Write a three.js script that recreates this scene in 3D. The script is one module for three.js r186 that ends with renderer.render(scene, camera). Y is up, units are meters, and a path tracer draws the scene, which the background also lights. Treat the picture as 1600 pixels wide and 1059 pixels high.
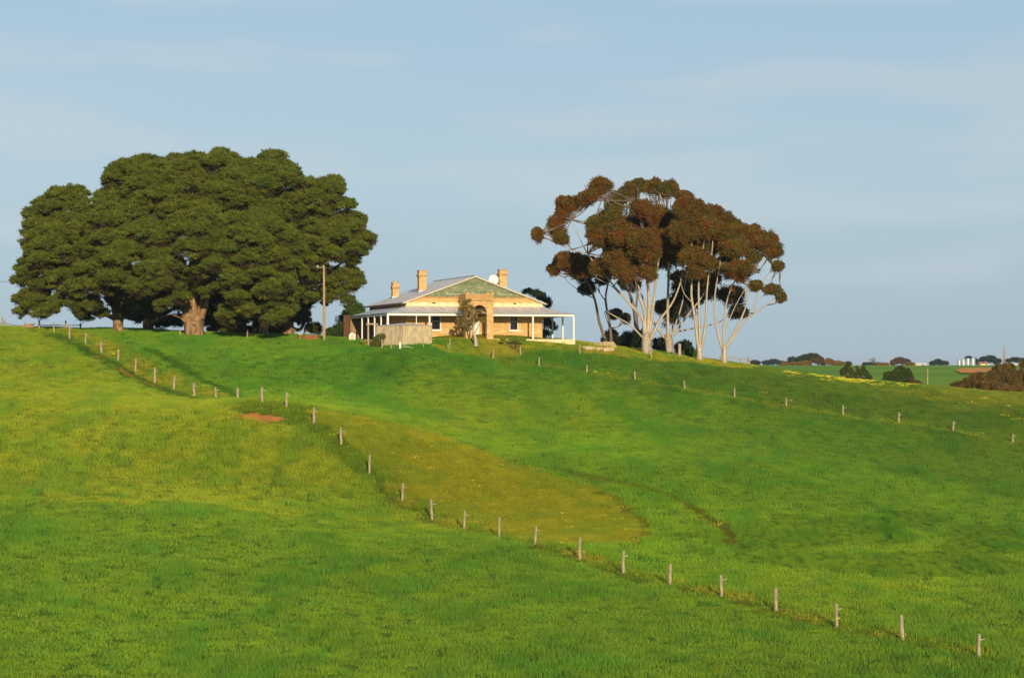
import * as THREE from 'three';
import { mergeGeometries, toCreasedNormals } from 'three/addons/utils/BufferGeometryUtils.js';

// ---------------------------------------------------------------- camera, sky, sun, exposure
const W = 1600, H = 1059, F = 3500, HORIZON = 568;
const scene = new THREE.Scene();
const PITCH = Math.atan((HORIZON - H / 2) / F);
const camera = new THREE.PerspectiveCamera(2 * Math.atan(H / 2 / F) * 180 / Math.PI, 1024 / 677, 1, 20000);
camera.position.set(0, 0, 0);
camera.rotation.x = PITCH;
const renderer = new THREE.WebGLRenderer({ antialias: true });
renderer.setSize(1024, 677);
renderer.toneMapping = THREE.LinearToneMapping;
renderer.toneMappingExposure = 1.0;
renderer.shadowMap.enabled = true;

const SUN_AZ = 10 * Math.PI / 180, SUN_EL = 14 * Math.PI / 180;          // to the right of straight behind the camera
const sunDir = new THREE.Vector3(Math.sin(SUN_AZ) * Math.cos(SUN_EL), Math.sin(SUN_EL), Math.cos(SUN_AZ) * Math.cos(SUN_EL));
const sun = new THREE.DirectionalLight(new THREE.Color().setRGB(1.0, 0.83, 0.56), 4.6);
sun.position.copy(sunDir).multiplyScalar(400).add(new THREE.Vector3(0, 0, -190));
sun.target.position.set(0, 0, -190);
sun.castShadow = true;
sun.shadow.mapSize.set(4096, 4096);
Object.assign(sun.shadow.camera, { left: -130, right: 130, top: 90, bottom: -90, near: 10, far: 900 });
scene.add(sun, sun.target);

// ---------------------------------------------------------------- small maths
let seedState = 12345;
function rnd() { seedState = (seedState + 0x6d2b79f5) | 0; let t = Math.imul(seedState ^ (seedState >>> 15), 1 | seedState); t = (t + Math.imul(t ^ (t >>> 7), 61 | t)) ^ t; return ((t ^ (t >>> 14)) >>> 0) / 4294967296; }
const rr = (a, b) => a + (b - a) * rnd();
function hash(i, j, k = 0) { let h = Math.imul(i, 374761393) + Math.imul(j, 668265263) + Math.imul(k, 2147483647 ^ 91238); h = Math.imul(h ^ (h >>> 13), 1274126177); return ((h ^ (h >>> 16)) >>> 0) / 4294967296; }
const clamp = (x, a = 0, b = 1) => Math.min(b, Math.max(a, x));
const smooth = (a, b, x) => { const t = clamp((x - a) / (b - a)); return t * t * (3 - 2 * t); };
const lerp = (a, b, t) => a + (b - a) * t;
function vnoise(x, y, k = 0) {
  const i = Math.floor(x), j = Math.floor(y), u = x - i, v = y - j, s = u * u * (3 - 2 * u), t = v * v * (3 - 2 * v);
  return lerp(lerp(hash(i, j, k), hash(i + 1, j, k), s), lerp(hash(i, j + 1, k), hash(i + 1, j + 1, k), s), t);
}
function fbm(x, y, k = 0, n = 4) { let s = 0, a = 0.5, w = 0; for (let i = 0; i < n; i++) { s += a * vnoise(x, y, k + i); w += a; a *= 0.5; x = x * 2.03 + 17.1; y = y * 2.03 + 5.7; } return s / w; }
const lin = (c) => (c <= 10 ? c / 255 / 12.92 : Math.pow((c / 255 + 0.055) / 1.055, 2.4));
const V = (x, y, z) => new THREE.Vector3(x, y, z);
const rgb = (r, g, b) => new THREE.Color().setRGB(r, g, b);
// the point at the world depth d that the photograph shows at pixel (px, py)
function P(px, py, d) {
  const u = (px - 800) / F, v = (H / 2 - py) / F, c = Math.cos(PITCH), s = Math.sin(PITCH);
  const y = s + v * c, z = -c + v * s, k = d / -z;
  return V(u * k, y * k, -d);
}

// ---------------------------------------------------------------- sky: air and thin high streaks of cloud
{
  const w = 2048, h = 1024, data = new Float32Array(w * h * 4);
  const stops = [[-90, .30, .33, .28], [-0.5, .36, .44, .46], [0, .40, .515, .585], [2, .425, .55, .625], [4.5, .46, .61, .69], [7, .425, .585, .705], [10, .375, .545, .71], [25, .25, .42, .68], [90, .13, .26, .55]];
  for (let r = 0; r < h; r++) {
    const el = ((r + 0.5) / h - 0.5) * 180;
    let k = 0; while (k < stops.length - 2 && el > stops[k + 1][0]) k++;
    const t = clamp((el - stops[k][0]) / (stops[k + 1][0] - stops[k][0])), A = stops[k], B = stops[k + 1];
    for (let c = 0; c < w; c++) {
      const az = ((c + 0.5) / w - 0.5) * 360, o = (r * w + c) * 4;                    // -90 = where the camera looks
      let a = ((az + 90 + 540) % 360) - 180;
      const side = 1 - 0.06 * Math.sin(a * Math.PI / 180 * 1.0) * 1.6 * Math.cos(el * Math.PI / 180);
      let cloud = 0;
      if (el > 0) {
        const n = fbm(a / 7 + 3.3 + 0.8 * fbm(a / 5, el / 2, 40, 2), el / 0.75 + 1.1 * fbm(a / 8, el / 3, 50, 2), 7, 5);
        cloud = smooth(0.46, 0.68, n) * 0.52 * smooth(0, 3, el) * (1 - smooth(40, 70, el));
      }
      const warm = Math.pow(clamp(0.5 - 0.5 * Math.cos(a * Math.PI / 180)), 4) * (1 - smooth(0, 45, Math.abs(el))) * 0.35;
      const base = [lerp(A[1], B[1], t), lerp(A[2], B[2], t), lerp(A[3], B[3], t)];
      const cl = [0.545, 0.63, 0.685];
      for (let q = 0; q < 3; q++) data[o + q] = lerp(base[q] * side, cl[q] * side, cloud) + warm * [1, .8, .5][q];
      data[o + 3] = 1;
    }
  }
  const sky = new THREE.DataTexture(data, w, h, THREE.RGBAFormat, THREE.FloatType);
  sky.mapping = THREE.EquirectangularReflectionMapping;
  sky.magFilter = sky.minFilter = THREE.LinearFilter;
  sky.wrapS = THREE.RepeatWrapping;
  sky.needsUpdate = true;
  scene.background = sky;
  scene.environment = sky;
}

// ---------------------------------------------------------------- terrain
const FENCE_A = [[1530, 1028, 36], [1411, 1001, 39], [1308, 980, 37], [1213, 956, 36], [1128, 930, 33], [1047, 914, 34], [974, 895, 36], [906, 876, 36], [836, 851, 29], [780, 840, 32], [725, 826, 28], [675, 812, 32], [628, 783, 28], [577, 741, 30], [533, 694, 26], [490, 661, 25], [447, 637, 24], [409, 627, 23], [371, 624, 18], [337, 625, 20], [303, 620, 21], [271, 609, 21], [241, 598, 24], [211, 580, 20], [184, 563, 18], [158, 552, 19], [133, 537, 18], [108, 530, 22], [84, 520, 17], [60, 514, 13]]
  .map(([x, y, h], t) => ({ x, y, h, d: 106 * (1 + 0.0443 * t) }));
const FENCE_B = [[1583, 692, 14], [1490, 674, 16], [1405, 661, 16], [1318, 650, 17], [1229, 635, 14], [1148, 621, 14], [1070, 608, 13], [992, 594, 13], [917, 582, 12], [842, 571, 13], [770, 561, 14]]
  .map(([x, y, h], t) => ({ x, y, h, d: 200 * (1 + 0.0143 * t) }));
const CTRL = [];
for (const p of [...FENCE_A, ...FENCE_B]) CTRL.push(P(p.x, p.y, p.d));
for (const [x, y, d] of [
  [0, 511, 240], [-150, 513, 240], [-150, 600, 198], [-150, 700, 168], [-150, 790, 150], [-150, 1059, 101], [0, 600, 200], [0, 700, 169], [0, 790, 150], [0, 930, 121], [0, 1059, 101],
  [300, 740, 166], [300, 800, 150], [300, 930, 123], [300, 1059, 102], [700, 1059, 102], [700, 930, 126], [1100, 1059, 101], [1600, 1059, 102.5], [1750, 1059, 103],
  [1300, 800, 160], [1000, 720, 175], [750, 680, 186], [1580, 850, 146], [1750, 850, 146], [1750, 715, 196], [550, 600, 212], [550, 545, 233], [350, 560, 222], [420, 527, 240], [300, 523, 241], [200, 516, 244],
  [510, 533, 238], [631, 542, 225.5], [598, 541.5, 226.5], [668, 541, 227.5], [631, 539.5, 230], [690, 529.5, 232], [760, 529.8, 233.5], [826, 531, 235], [900, 536, 238], [640, 531, 246], [850, 531, 250], [940, 540, 240], [1012, 552, 236], [1095, 563, 236], [1132, 567, 236], [1172, 571, 238], [1250, 583, 238], [1330, 593, 237], [1420, 601, 235], [1500, 608, 232], [1600, 617, 228], [1750, 638, 222],
]) CTRL.push(P(x, y, d));
for (const [x, y, z] of [[-60, 1.5, 280], [-35, 2, 280], [-15, 2.2, 275], [5, 1.6, 275], [22, -1.8, 275], [40, -5.5, 275], [65, -7.5, 272]]) CTRL.push(V(x, y, -z));
const tps = (() => {                                                       // a thin plate through those points
  const n = CTRL.length, m = n + 3, S = 1 / 60, q = CTRL.map((p) => [p.x * S, -p.z * S]);
  const U = (r2) => (r2 < 1e-12 ? 0 : 0.5 * r2 * Math.log(r2));
  const A = Array.from({ length: m }, () => new Float64Array(m + 1));
  for (let i = 0; i < n; i++) {
    for (let j = 0; j < n; j++) A[i][j] = U((q[i][0] - q[j][0]) ** 2 + (q[i][1] - q[j][1]) ** 2);
    A[i][i] += 4e-4;
    A[i][n] = A[n][i] = 1; A[i][n + 1] = A[n + 1][i] = q[i][0]; A[i][n + 2] = A[n + 2][i] = q[i][1]; A[i][m] = CTRL[i].y;
  }
  for (let c = 0; c < m; c++) {
    let p = c; for (let r = c + 1; r < m; r++) if (Math.abs(A[r][c]) > Math.abs(A[p][c])) p = r;
    [A[c], A[p]] = [A[p], A[c]];
    for (let r = 0; r < m; r++) if (r !== c) { const k = A[r][c] / A[c][c]; if (k) for (let e = c; e <= m; e++) A[r][e] -= k * A[c][e]; }
  }
  const w = A.map((row, i) => row[m] / row[i]);
  return (x, d) => { const X = x * S, D = d * S; let y = w[n] + w[n + 1] * X + w[n + 2] * D; for (let i = 0; i < n; i++) y += w[i] * U((X - q[i][0]) ** 2 + (D - q[i][1]) ** 2); return y; };
})();
const table = (rows) => (x) => { let k = 0; while (k < rows.length - 2 && x > rows[k + 1][0]) k++; const t = clamp((x - rows[k][0]) / (rows[k + 1][0] - rows[k][0])), s = t * t * (3 - 2 * t); return lerp(rows[k][1], rows[k + 1][1], s * 0.5 + t * 0.5); };
const nearY = table([[-400, -1.7], [0, -1.7], [25, -5.5], [55, -11.5], [80, -14.9], [100, -15]]);
const farY = table([[280, -8], [340, -9.5], [450, -6], [600, -3.6], [800, -1.5], [1000, -0.5], [1300, -0.7], [3000, -4], [9000, -14]]);
function groundRaw(x, d) {
  const cx = clamp(x, -72, 72);
  let y = 0;
  if (d < 98) { const k = smooth(82, 98, d); y = k > 0 ? lerp(nearY(d), tps(cx, d), k) : nearY(d); }
  else if (d < 285) y = tps(cx, d);
  else { const k = smooth(285, 345, d); y = k < 1 ? lerp(tps(cx, 285) - (d - 285) * 0.06, farY(d), k) : farY(d) + (fbm(x / 260, d / 400, 21, 2) - 0.5) * 1.2 * smooth(400, 900, d); }
  return y;
}
function ground(x, z) {
  const d = -z;
  let y = groundRaw(x, d);
  if (d > 90 && d < 270) y += (fbm(x / 5, d / 5, 3, 2) - 0.5) * 0.16;
  return y;
}
// where the line of sight through a pixel meets the hill
function onHill(px, py, d0 = 96, d1 = 260) {
  for (let d = d0; d < d1; d += 0.5) { const p = P(px, py, d); if (p.y < groundRaw(p.x, d)) return V(p.x, groundRaw(p.x, d), -d); }
  const p = P(px, py, d1); return V(p.x, groundRaw(p.x, d1), -d1);
}
const flat = (list) => list.map(([x, y]) => { const p = onHill(x, y); return [p.x, p.z]; });
function inside(poly, x, z) { let c = false; for (let i = 0, j = poly.length - 1; i < poly.length; j = i++) { const [a, b] = poly[i], [e, f] = poly[j]; if ((b > z) !== (f > z) && x < ((e - a) * (z - b)) / (f - b) + a) c = !c; } return c; }
function toLine(line, x, z) {                                              // [distance, side (+ to the right when walking along), share along]
  let best = [1e9, 0, 0];
  for (let i = 0; i + 1 < line.length; i++) {
    const [a, b] = line[i], [e, f] = line[i + 1], ux = e - a, uz = f - b, L = ux * ux + uz * uz, t = clamp(((x - a) * ux + (z - b) * uz) / L), dx = x - a - ux * t, dz = z - b - uz * t, D = Math.hypot(dx, dz);
    if (D < best[0]) best = [D, Math.sign(ux * (z - b) - uz * (x - a)), (i + t) / (line.length - 1)];
  }
  return best;
}

// what grows where, with some shade put into its colour: outlines read from the photograph, laid out on the hill
const lineA = FENCE_A.map((p) => { const q = P(p.x, p.y, p.d); return [q.x, q.z]; });
const lineB = FENCE_B.map((p) => { const q = P(p.x, p.y, p.d); return [q.x, q.z]; });
const MOWN = flat([[470, 640], [560, 652], [640, 668], [720, 694], [800, 722], [880, 748], [940, 768], [985, 792], [1010, 818], [1022, 838], [1002, 846], [950, 849], [895, 850], [836, 846], [760, 826], [700, 806], [650, 775], [600, 735], [560, 700], [515, 672]]);
const PAD = flat([[362, 634], [400, 627], [470, 636], [520, 668], [560, 712], [600, 760], [585, 762], [540, 725], [500, 692], [470, 668], [420, 660], [375, 656]]);
const SOIL = flat([[368, 650], [400, 649], [442, 651], [446, 656], [420, 660], [385, 658]]);
const CREST = flat([[672, 541], [740, 532], [900, 534], [960, 541], [1040, 553], [1130, 564], [1200, 573], [1180, 577], [1110, 573], [1000, 561], [930, 553], [860, 549], [700, 552]]);
const YELLOW = flat([[1200, 579], [1260, 585.5], [1330, 593.5], [1400, 600], [1445, 605], [1440, 608], [1380, 605.5], [1300, 599], [1225, 589], [1198, 583]]);
const YELLOW2 = flat([[1500, 622], [1560, 626], [1600, 634], [1600, 662], [1560, 655], [1530, 640], [1490, 630]]);
const TRENCH = flat([[88, 523], [120, 541], [160, 562], [200, 585], [240, 604], [275, 617], [310, 624]]);
const EDGE_SHADE = flat([[232, 548], [262, 562], [300, 586], [340, 604], [378, 624]]);  // line of the crop-edge shadow that is painted into the grass
const ROWS = flat([[1010, 800], [1120, 812], [1180, 800], [1420, 800], [1600, 830], [1600, 900], [1400, 905], [1150, 880], [1020, 850]]);
const TRACK1 = flat([[1078, 795], [1102, 806], [1126, 824], [1140, 842], [1143, 852]]);
const TRACK2 = flat([[870, 735], [930, 748], [1000, 762], [1060, 782], [1085, 797]]);
const SHADED_RIM = flat([[930, 764], [975, 788], [1004, 814], [1016, 836], [1000, 843]]);  // weedy rim, partly shadow of the crop painted into its colour
const RUT1 = flat([[640, 705], [700, 748], [760, 790], [790, 812]]);
const RUT2 = flat([[660, 695], [730, 740], [800, 790]]);
const PALETTE = [   // colour of the crop (as sRGB): pixel where it is read, then the colour
  [40, 540, 116, 150, 26], [150, 620, 128, 158, 30], [30, 620, 132, 158, 28], [60, 700, 150, 168, 24], [200, 690, 146, 166, 26], [330, 690, 156, 170, 26], [440, 710, 142, 164, 22], [520, 770, 122, 158, 24], [380, 790, 130, 160, 22], [250, 765, 128, 156, 26], [20, 760, 118, 148, 28], [120, 655, 140, 162, 28],
  [1300, 1040, 104, 142, 24],
  [220, 535, 70, 138, 26], [350, 560, 72, 140, 24], [480, 575, 60, 136, 22], [600, 560, 60, 134, 22], [700, 575, 72, 146, 24], [560, 610, 84, 154, 24], [480, 620, 96, 156, 24], [700, 610, 112, 162, 24], [820, 600, 70, 142, 22], [800, 650, 132, 168, 26], [900, 640, 120, 166, 24], [1000, 640, 92, 154, 24], [950, 700, 104, 164, 22], [840, 700, 114, 166, 24],
  [1000, 572, 54, 122, 24], [1100, 590, 52, 116, 24], [1200, 605, 50, 112, 24], [1300, 622, 52, 112, 26], [1450, 640, 62, 118, 26], [1560, 665, 66, 120, 26], [1350, 610, 64, 120, 24], [1500, 622, 104, 132, 26],
  [1100, 640, 84, 148, 26], [1200, 680, 72, 138, 24], [1350, 700, 62, 132, 24], [1500, 720, 58, 124, 24], [1580, 740, 60, 124, 24], [1100, 720, 84, 148, 24], [1250, 760, 86, 152, 22], [1450, 800, 84, 148, 22], [1580, 830, 74, 138, 22], [1100, 790, 104, 160, 24], [1200, 840, 108, 162, 22], [1350, 880, 110, 160, 22], [1450, 930, 116, 162, 22], [1560, 900, 92, 148, 24], [1060, 850, 98, 158, 24], [1250, 920, 106, 156, 24], [1560, 980, 84, 140, 28],
].map(([x, y, r, g, b]) => { const p = onHill(x, y); const q = x < 560 && y > 520 && y < 800 ? 1.07 : x > 1000 && y > 780 ? 1.06 : 1; const G0 = lin((11 + 0.8 * g) * q), even = (0.235 / G0) ** 0.32; return [p.x, p.z, lin((46 + 0.6 * r) * q) * even, G0 * even, lin(36)]; });   // the sorts of grass differ in hue more than in brightness
const GAIN = 1.08;
const LOWER_SHADE = flat([[-160, 792], [0, 786], [120, 780], [250, 786], [400, 800], [520, 814], [640, 822], [720, 836], [840, 862], [980, 905], [1130, 940], [1310, 990], [1560, 1046], [1600, 1085], [-160, 1085]]);  // flatter foot of the hill, its duller light painted as grass colour
function fieldColour(x, z) {
  let R = 0, G = 0, B = 0, w = 0;
  const wx = x + (fbm(x / 7, z / 7, 61, 3) - 0.5) * 9, wz = z + (fbm(x / 7, z / 7, 71, 3) - 0.5) * 14;
  for (const [a, b, r, g, bb] of PALETTE) { const k = 1 / (1.5 + (wx - a) ** 2 + 0.22 * (wz - b) ** 2) ** 2; R += k * r; G += k * g; B += k * bb; w += k; }
  R /= w; G /= w; B /= w;
  const [ex, ez] = [x + (fbm(x / 2.6, z / 2.6, 191, 4) - 0.5) * 5, z + (fbm(x / 2.6, z / 2.6, 197, 4) - 0.5) * 12];
  if (-z < 165 && inside(LOWER_SHADE, ex, ez)) { const n = fbm(x / 6, z / 9, 199, 3); R = lerp(lin(95), lin(109), n); G = lerp(lin(129), lin(135), n); B = lin(35); }  // shade of the flatter slope put into the grass colour, ragged edge
  const n = fbm(x / 3.2, z / 7.5, 81, 4), m = fbm(x / 0.9, z / 2.2, 91, 3), dark = Math.max(smooth(0.55, 0.68, n), smooth(0.61, 0.70, fbm(x / 1.3, z / 2.0, 95, 3))), pale = smooth(0.55, 0.36, n);
  R *= lerp(1, 0.7, dark); G *= lerp(1, 0.88, dark);                      // lusher, bluer patches where the crop is thick
  R *= lerp(1, 1.12, pale); G *= lerp(1, 1.05, pale);                       // and yellower where it is thin
  const f = lerp(0.84, 1.2, m);
  return [R * f * GAIN, G * f * GAIN, B * GAIN];
}
const ragged = (x, z, a) => [x + (fbm(x / 1.3, z / 1.3, 101, 3) - 0.5) * a, z + (fbm(x / 1.3, z / 1.3, 111, 3) - 0.5) * a * 2];
// [kind, colour]: 0 crop, 1 mown or grazed grass, 2 verge along the fence, 3 dry grass of the crest, 4 bare soil
function cover(x, z) {
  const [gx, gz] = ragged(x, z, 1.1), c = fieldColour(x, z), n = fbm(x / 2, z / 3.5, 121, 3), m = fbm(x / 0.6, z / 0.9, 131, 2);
  const mix = (to, k) => c.map((v, i) => lerp(v, lin(to[i]) * GAIN * lerp(0.8, 1.2, m), k));
  const d = -z;
  if (d < 255) {
    if (inside(SOIL, gx, gz)) return [4, mix([196, 128, 62], 1)];
    const tr = toLine(TRENCH, gx, gz);
    if (tr[0] < 0.28 && n > 0.42) return [4, mix([168, 112, 50], 0.9)];
    if (tr[0] < 0.75) return [0, mix([58, 92, 22], 0.85)];  // dark growth carries the shadow of the crop edge in its colour
    if (toLine(EDGE_SHADE, gx, gz)[0] < 0.6) return [0, mix([56, 92, 22], 0.8)];  // shadow along the right edge of the strip, painted as dark grass
    const [mx, mz] = ragged(x, z, 1.2);
    if (inside(MOWN, mx, mz)) {
      const stripe = Math.sin(toLine(lineA, gx, gz)[0] * 2.6) * 0.04 + 1;
      const r1 = Math.min(toLine(RUT1, gx, gz)[0], toLine(RUT2, gx, gz)[0]);
      if (r1 < 0.2) return [1, mix([134, 122, 28], 0.7)];
      if (toLine(SHADED_RIM, gx, gz)[0] < 0.55) return [1, mix([98, 98, 26], 0.9)];  // darker weeds, partly the shadow of the crop put into the colour
      return [1, mix(n > 0.52 ? [138, 136, 31] : [124, 131, 31], 0.95).map((v) => v * stripe)];
    }
    if (inside(PAD, gx, gz)) return [n > 0.66 ? 4 : 2, mix(n > 0.66 ? [160, 110, 48] : [96, 116, 26], 0.95)];
    for (const [t, q, w] of [[TRACK1, 0.5, 0.9], [TRACK2, 0.4, 0.7]]) { const l = toLine(t, x + (gx - x) * 0.3, z + (gz - z) * 0.3)[0]; if (l < q) return [1, mix([88, 90, 24], w)]; }
    const [da, sa, ta] = toLine(lineA, gx, gz);
    const left = lerp(0.7, 1.7, smooth(0.45, 0.75, ta)), right = lerp(1.5, 3.4, smooth(0.3, 0.7, ta));
    if (sa > 0 ? da < right : da < left) {
      if (sa < 0 && da > left - 0.5) return [n > 0.5 ? 1 : 2, mix([86, 98, 24], 0.9)];
      return [2, mix(n > 0.55 ? [138, 134, 36] : [108, 128, 30], 0.85)];
    }
    const db = toLine(lineB, gx, gz)[0];
    if (db < 0.7) return [2, mix([116, 132, 36], 0.8)];
    if (inside(CREST, gx, gz) || (d > 232 && x > -16 && x < 8)) return [3, mix(n > 0.5 ? [158, 148, 44] : [126, 140, 36], 0.9)];
  }
  return [0, c];
}

// ---------------------------------------------------------------- names, labels
const taken = {};
function numbered(n) { const k = taken[n] = (taken[n] ?? -1) + 1; return k ? `${n}_${String(k).padStart(3, '0')}` : n; }
function tag(o, label, category, group, kind) { if (label) o.userData.label = label; if (category) o.userData.category = category; if (group) o.userData.group = group; if (kind) o.userData.kind = kind; return o; }
function thing(name, label, category, pos, turn = 0, group) { const o = new THREE.Group(); o.name = numbered(name); if (pos) o.position.copy(pos); o.rotation.y = turn; scene.add(o); return tag(o, label, category, group); }
function part(name, geo, mat, parent) { const m = new THREE.Mesh(geo, mat); m.name = parent === scene ? numbered(name) : name; m.castShadow = m.receiveShadow = true; parent.add(m); return m; }
function many(name, geo, mat, mats, cols, parent) {
  const m = new THREE.InstancedMesh(geo, mat, mats.length); m.name = parent === scene ? numbered(name) : name; m.castShadow = m.receiveShadow = true;
  mats.forEach((q, i) => m.setMatrixAt(i, q)); if (cols) cols.forEach((c, i) => m.setColorAt(i, c)); parent.add(m); return m;
}

// ---------------------------------------------------------------- textures and materials
function noiseTexture(size, fn, srgb = true) {
  const data = new Uint8Array(size * size * 4);
  for (let y = 0; y < size; y++) for (let x = 0; x < size; x++) { const c = fn(x / size, y / size), o = (y * size + x) * 4; for (let k = 0; k < 3; k++) data[o + k] = clamp(Array.isArray(c) ? c[k] : c) * 255; data[o + 3] = 255; }
  const t = new THREE.DataTexture(data, size, size, THREE.RGBAFormat); t.wrapS = t.wrapT = THREE.RepeatWrapping; t.magFilter = THREE.LinearFilter; if (srgb) t.colorSpace = THREE.SRGBColorSpace; t.needsUpdate = true; return t;
}
// noise that tiles over n cells a side
const tnoise = (u, v, n, k) => { const x = u * n, y = v * n, i = Math.floor(x), j = Math.floor(y), a = x - i, b = y - j, s = a * a * (3 - 2 * a), t = b * b * (3 - 2 * b), g = (p, q) => hash(((p % n) + n) % n, ((q % n) + n) % n, k); return lerp(lerp(g(i, j), g(i + 1, j), s), lerp(g(i, j + 1), g(i + 1, j + 1), s), t); };
const tfbm = (u, v, n, k, o = 4) => { let s = 0, a = 0.5, w = 0; for (let i = 0; i < o; i++) { s += a * tnoise(u, v, n << i, k + i); w += a; a *= 0.5; } return s / w; };
const M = {};
const std = (o) => new THREE.MeshStandardMaterial({ roughness: 0.9, metalness: 0, side: THREE.DoubleSide, ...o });
const groundTex = noiseTexture(256, (u, v) => { const n = tfbm(u, v, 8, 300, 5); return [0.94 + 0.24 * (n - 0.5), 0.94 + 0.24 * (n - 0.5), 0.94 + 0.2 * (n - 0.5)]; });
M.ground = new THREE.MeshPhysicalMaterial({ vertexColors: true, map: groundTex, roughness: 1, specularIntensity: 0.05, side: THREE.DoubleSide });
const matt = (o) => new THREE.MeshPhysicalMaterial({ metalness: 0, side: THREE.DoubleSide, vertexColors: true, specularIntensity: 0.2, ...o });
M.blade = matt({ roughness: 0.8 });
M.needle = matt({ roughness: 0.85 });
M.leaf = matt({ roughness: 0.7 });
M.petal = std({ color: rgb(.82, .66, .03) });
const barkTex = (dark, light, spots, k) => noiseTexture(256, (u, v) => { const n = 0.6 * tfbm(u, v * 0.25 + 0.5 * 0, 8, k, 4) + 0.4 * tnoise(u, v, 32, k + 9), s = smooth(0.5, 0.75, tfbm(u, v, 6, k + 20, 3)) * spots; return [0, 1, 2].map((i) => lerp(lerp(dark[i], light[i], n), dark[i], s)); });
const gumBark = barkTex([.50, .44, .38], [.93, .88, .80], 0.6, 400), pineBark = barkTex([.36, .27, .19], [.86, .70, .50], 0.8, 420);
M.gumBark = std({ map: gumBark, color: rgb(.86, .82, .74), bumpMap: gumBark, bumpScale: 0.03 });
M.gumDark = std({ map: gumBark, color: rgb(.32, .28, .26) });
M.pineBark = std({ map: pineBark, bumpMap: pineBark, bumpScale: 0.10 });
M.pineDark = std({ map: pineBark, color: rgb(.3, .27, .25) });
const woodTex = noiseTexture(128, (u, v) => { const n = 0.5 * tnoise(u, v * 0.5, 16, 440) + 0.3 * tnoise(u, v, 32, 441) + 0.2 * tnoise(u, v, 8, 442); return [.60 + .3 * n, .545 + .3 * n, .45 + .3 * n]; });
M.post = std({ map: woodTex, color: rgb(.76, .70, .58), roughness: 1 });
M.postDark = std({ map: woodTex, color: rgb(.55, .5, .42), roughness: 1 });
M.poleWood = std({ map: woodTex, color: rgb(.80, .64, .46) });
M.white = std({ color: rgb(.73, .71, .65), roughness: 0.55 });
M.whiteOld = std({ map: noiseTexture(128, (u, v) => { const n = tfbm(u, v, 8, 450); return [.86 + .12 * n, .85 + .12 * n, .80 + .14 * n]; }), roughness: 0.6 });
// coursed stone: 2 m x 2 m
const stoneFn = (u, v, bump) => {
  const rows = 10, row = Math.floor(v * rows), fv = v * rows - row, nb = 4, off = hash(row, 0, 460) * 0.8, uu = ((u + off / nb) % 1) * nb, i = Math.floor(uu), fu = uu - i, wob = (tnoise(u, v, 32, 461) - 0.5) * 0.08;
  const e = Math.min(fv + wob, 1 - fv - wob, (fu + wob * 0.5) * 2.2, (1 - fu - wob * 0.5) * 2.2), joint = smooth(0.09, 0.03, e), tone = hash(i, row, 462), n = tfbm(u, v, 16, 463, 4);
  if (bump) return clamp(0.75 - 0.6 * joint + 0.25 * (n - 0.5) + 0.12 * tone);
  const a = [.815, .665, .435], b = [.87, .735, .515], c = [.775, .615, .39]; let q = tone < 0.5 ? a.map((x, k) => lerp(x, b[k], tone * 2)) : a.map((x, k) => lerp(x, c[k], (tone - 0.5) * 1.3));
  q = q.map((x) => x * (0.88 + 0.24 * n)); const mo = [.86, .73, .52]; return q.map((x, k) => lerp(x, mo[k], joint * 0.6));
};
M.stone = std({ color: rgb(.98, .96, .91), map: noiseTexture(512, (u, v) => stoneFn(u, v, false)), bumpMap: noiseTexture(512, (u, v) => stoneFn(u, v, true), false), bumpScale: 0.03 });
M.stoneDark = std({ map: M.stone.map, bumpMap: M.stone.bumpMap, bumpScale: 0.03, color: rgb(.80, .72, .62) });
M.render = std({ map: noiseTexture(256, (u, v) => { const n = tfbm(u, v, 8, 470, 5); return [.86 + .14 * (n - .3), .76 + .16 * (n - .3), .58 + .2 * (n - .3)]; }) });
M.greenPaint = [0, 1, 2, 3].map((i) => std({ map: noiseTexture(128, (u, v) => { const n = tfbm(u * 0.5 + i * 0.13, v, 8, 480 + i, 5), w = smooth(0.54, 0.68, tfbm(u * 0.5, v, 16, 490 + i, 3)), g = [.35 + .10 * n + .025 * i, .405 + .1 * n + .015 * i, .265 + .1 * n + .02 * i]; return g.map((x, k) => lerp(x, [.66, .64, .5][k], w * 0.75)); }) }));
M.iron = std({ map: noiseTexture(256, (u, v) => { const n = tfbm(u, v * 0.5, 8, 500, 5), r = smooth(0.58, 0.75, tfbm(u, v, 8, 510, 4)), g = [.84 + .14 * (n - .5), .80 + .14 * (n - .5), .74 + .14 * (n - .5)]; return g.map((x, k) => lerp(x, [.72, .62, .52][k], r * 0.5)); }), roughness: 0.6, metalness: 0.05, bumpMap: noiseTexture(256, (u) => 0.5 + 0.5 * Math.sin(u * Math.PI * 2 * 24), false), bumpScale: 0.02 });
M.ironBlue = std({ map: M.iron.map, color: rgb(.84, .9, 1.0), roughness: 0.5, metalness: 0.2, bumpMap: M.iron.bumpMap, bumpScale: 0.02 });
M.gutter = std({ color: rgb(.16, .14, .12), roughness: 0.6 });
M.barge = std({ color: rgb(.62, .52, .36) });
M.dark = std({ color: rgb(.015, .015, .017), roughness: 0.15 });
M.brown = std({ map: woodTex, color: rgb(.24, .13, .07) });
M.tank = std({ map: noiseTexture(256, (u, v) => { const s = tnoise(u, v * 0.125, 24, 520), n = tfbm(u, v, 8, 521, 5), st = smooth(0.62, 0.8, tnoise(u, v * 0.06, 48, 522)); return [.80 + .18 * (n - .5) - .03 * s, .72 + .18 * (n - .5) - .035 * s, .56 + .18 * (n - .5) - .04 * s].map((x) => x * (1 - 0.12 * st)); }), bumpMap: groundTex, bumpScale: 0.01 });
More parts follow.
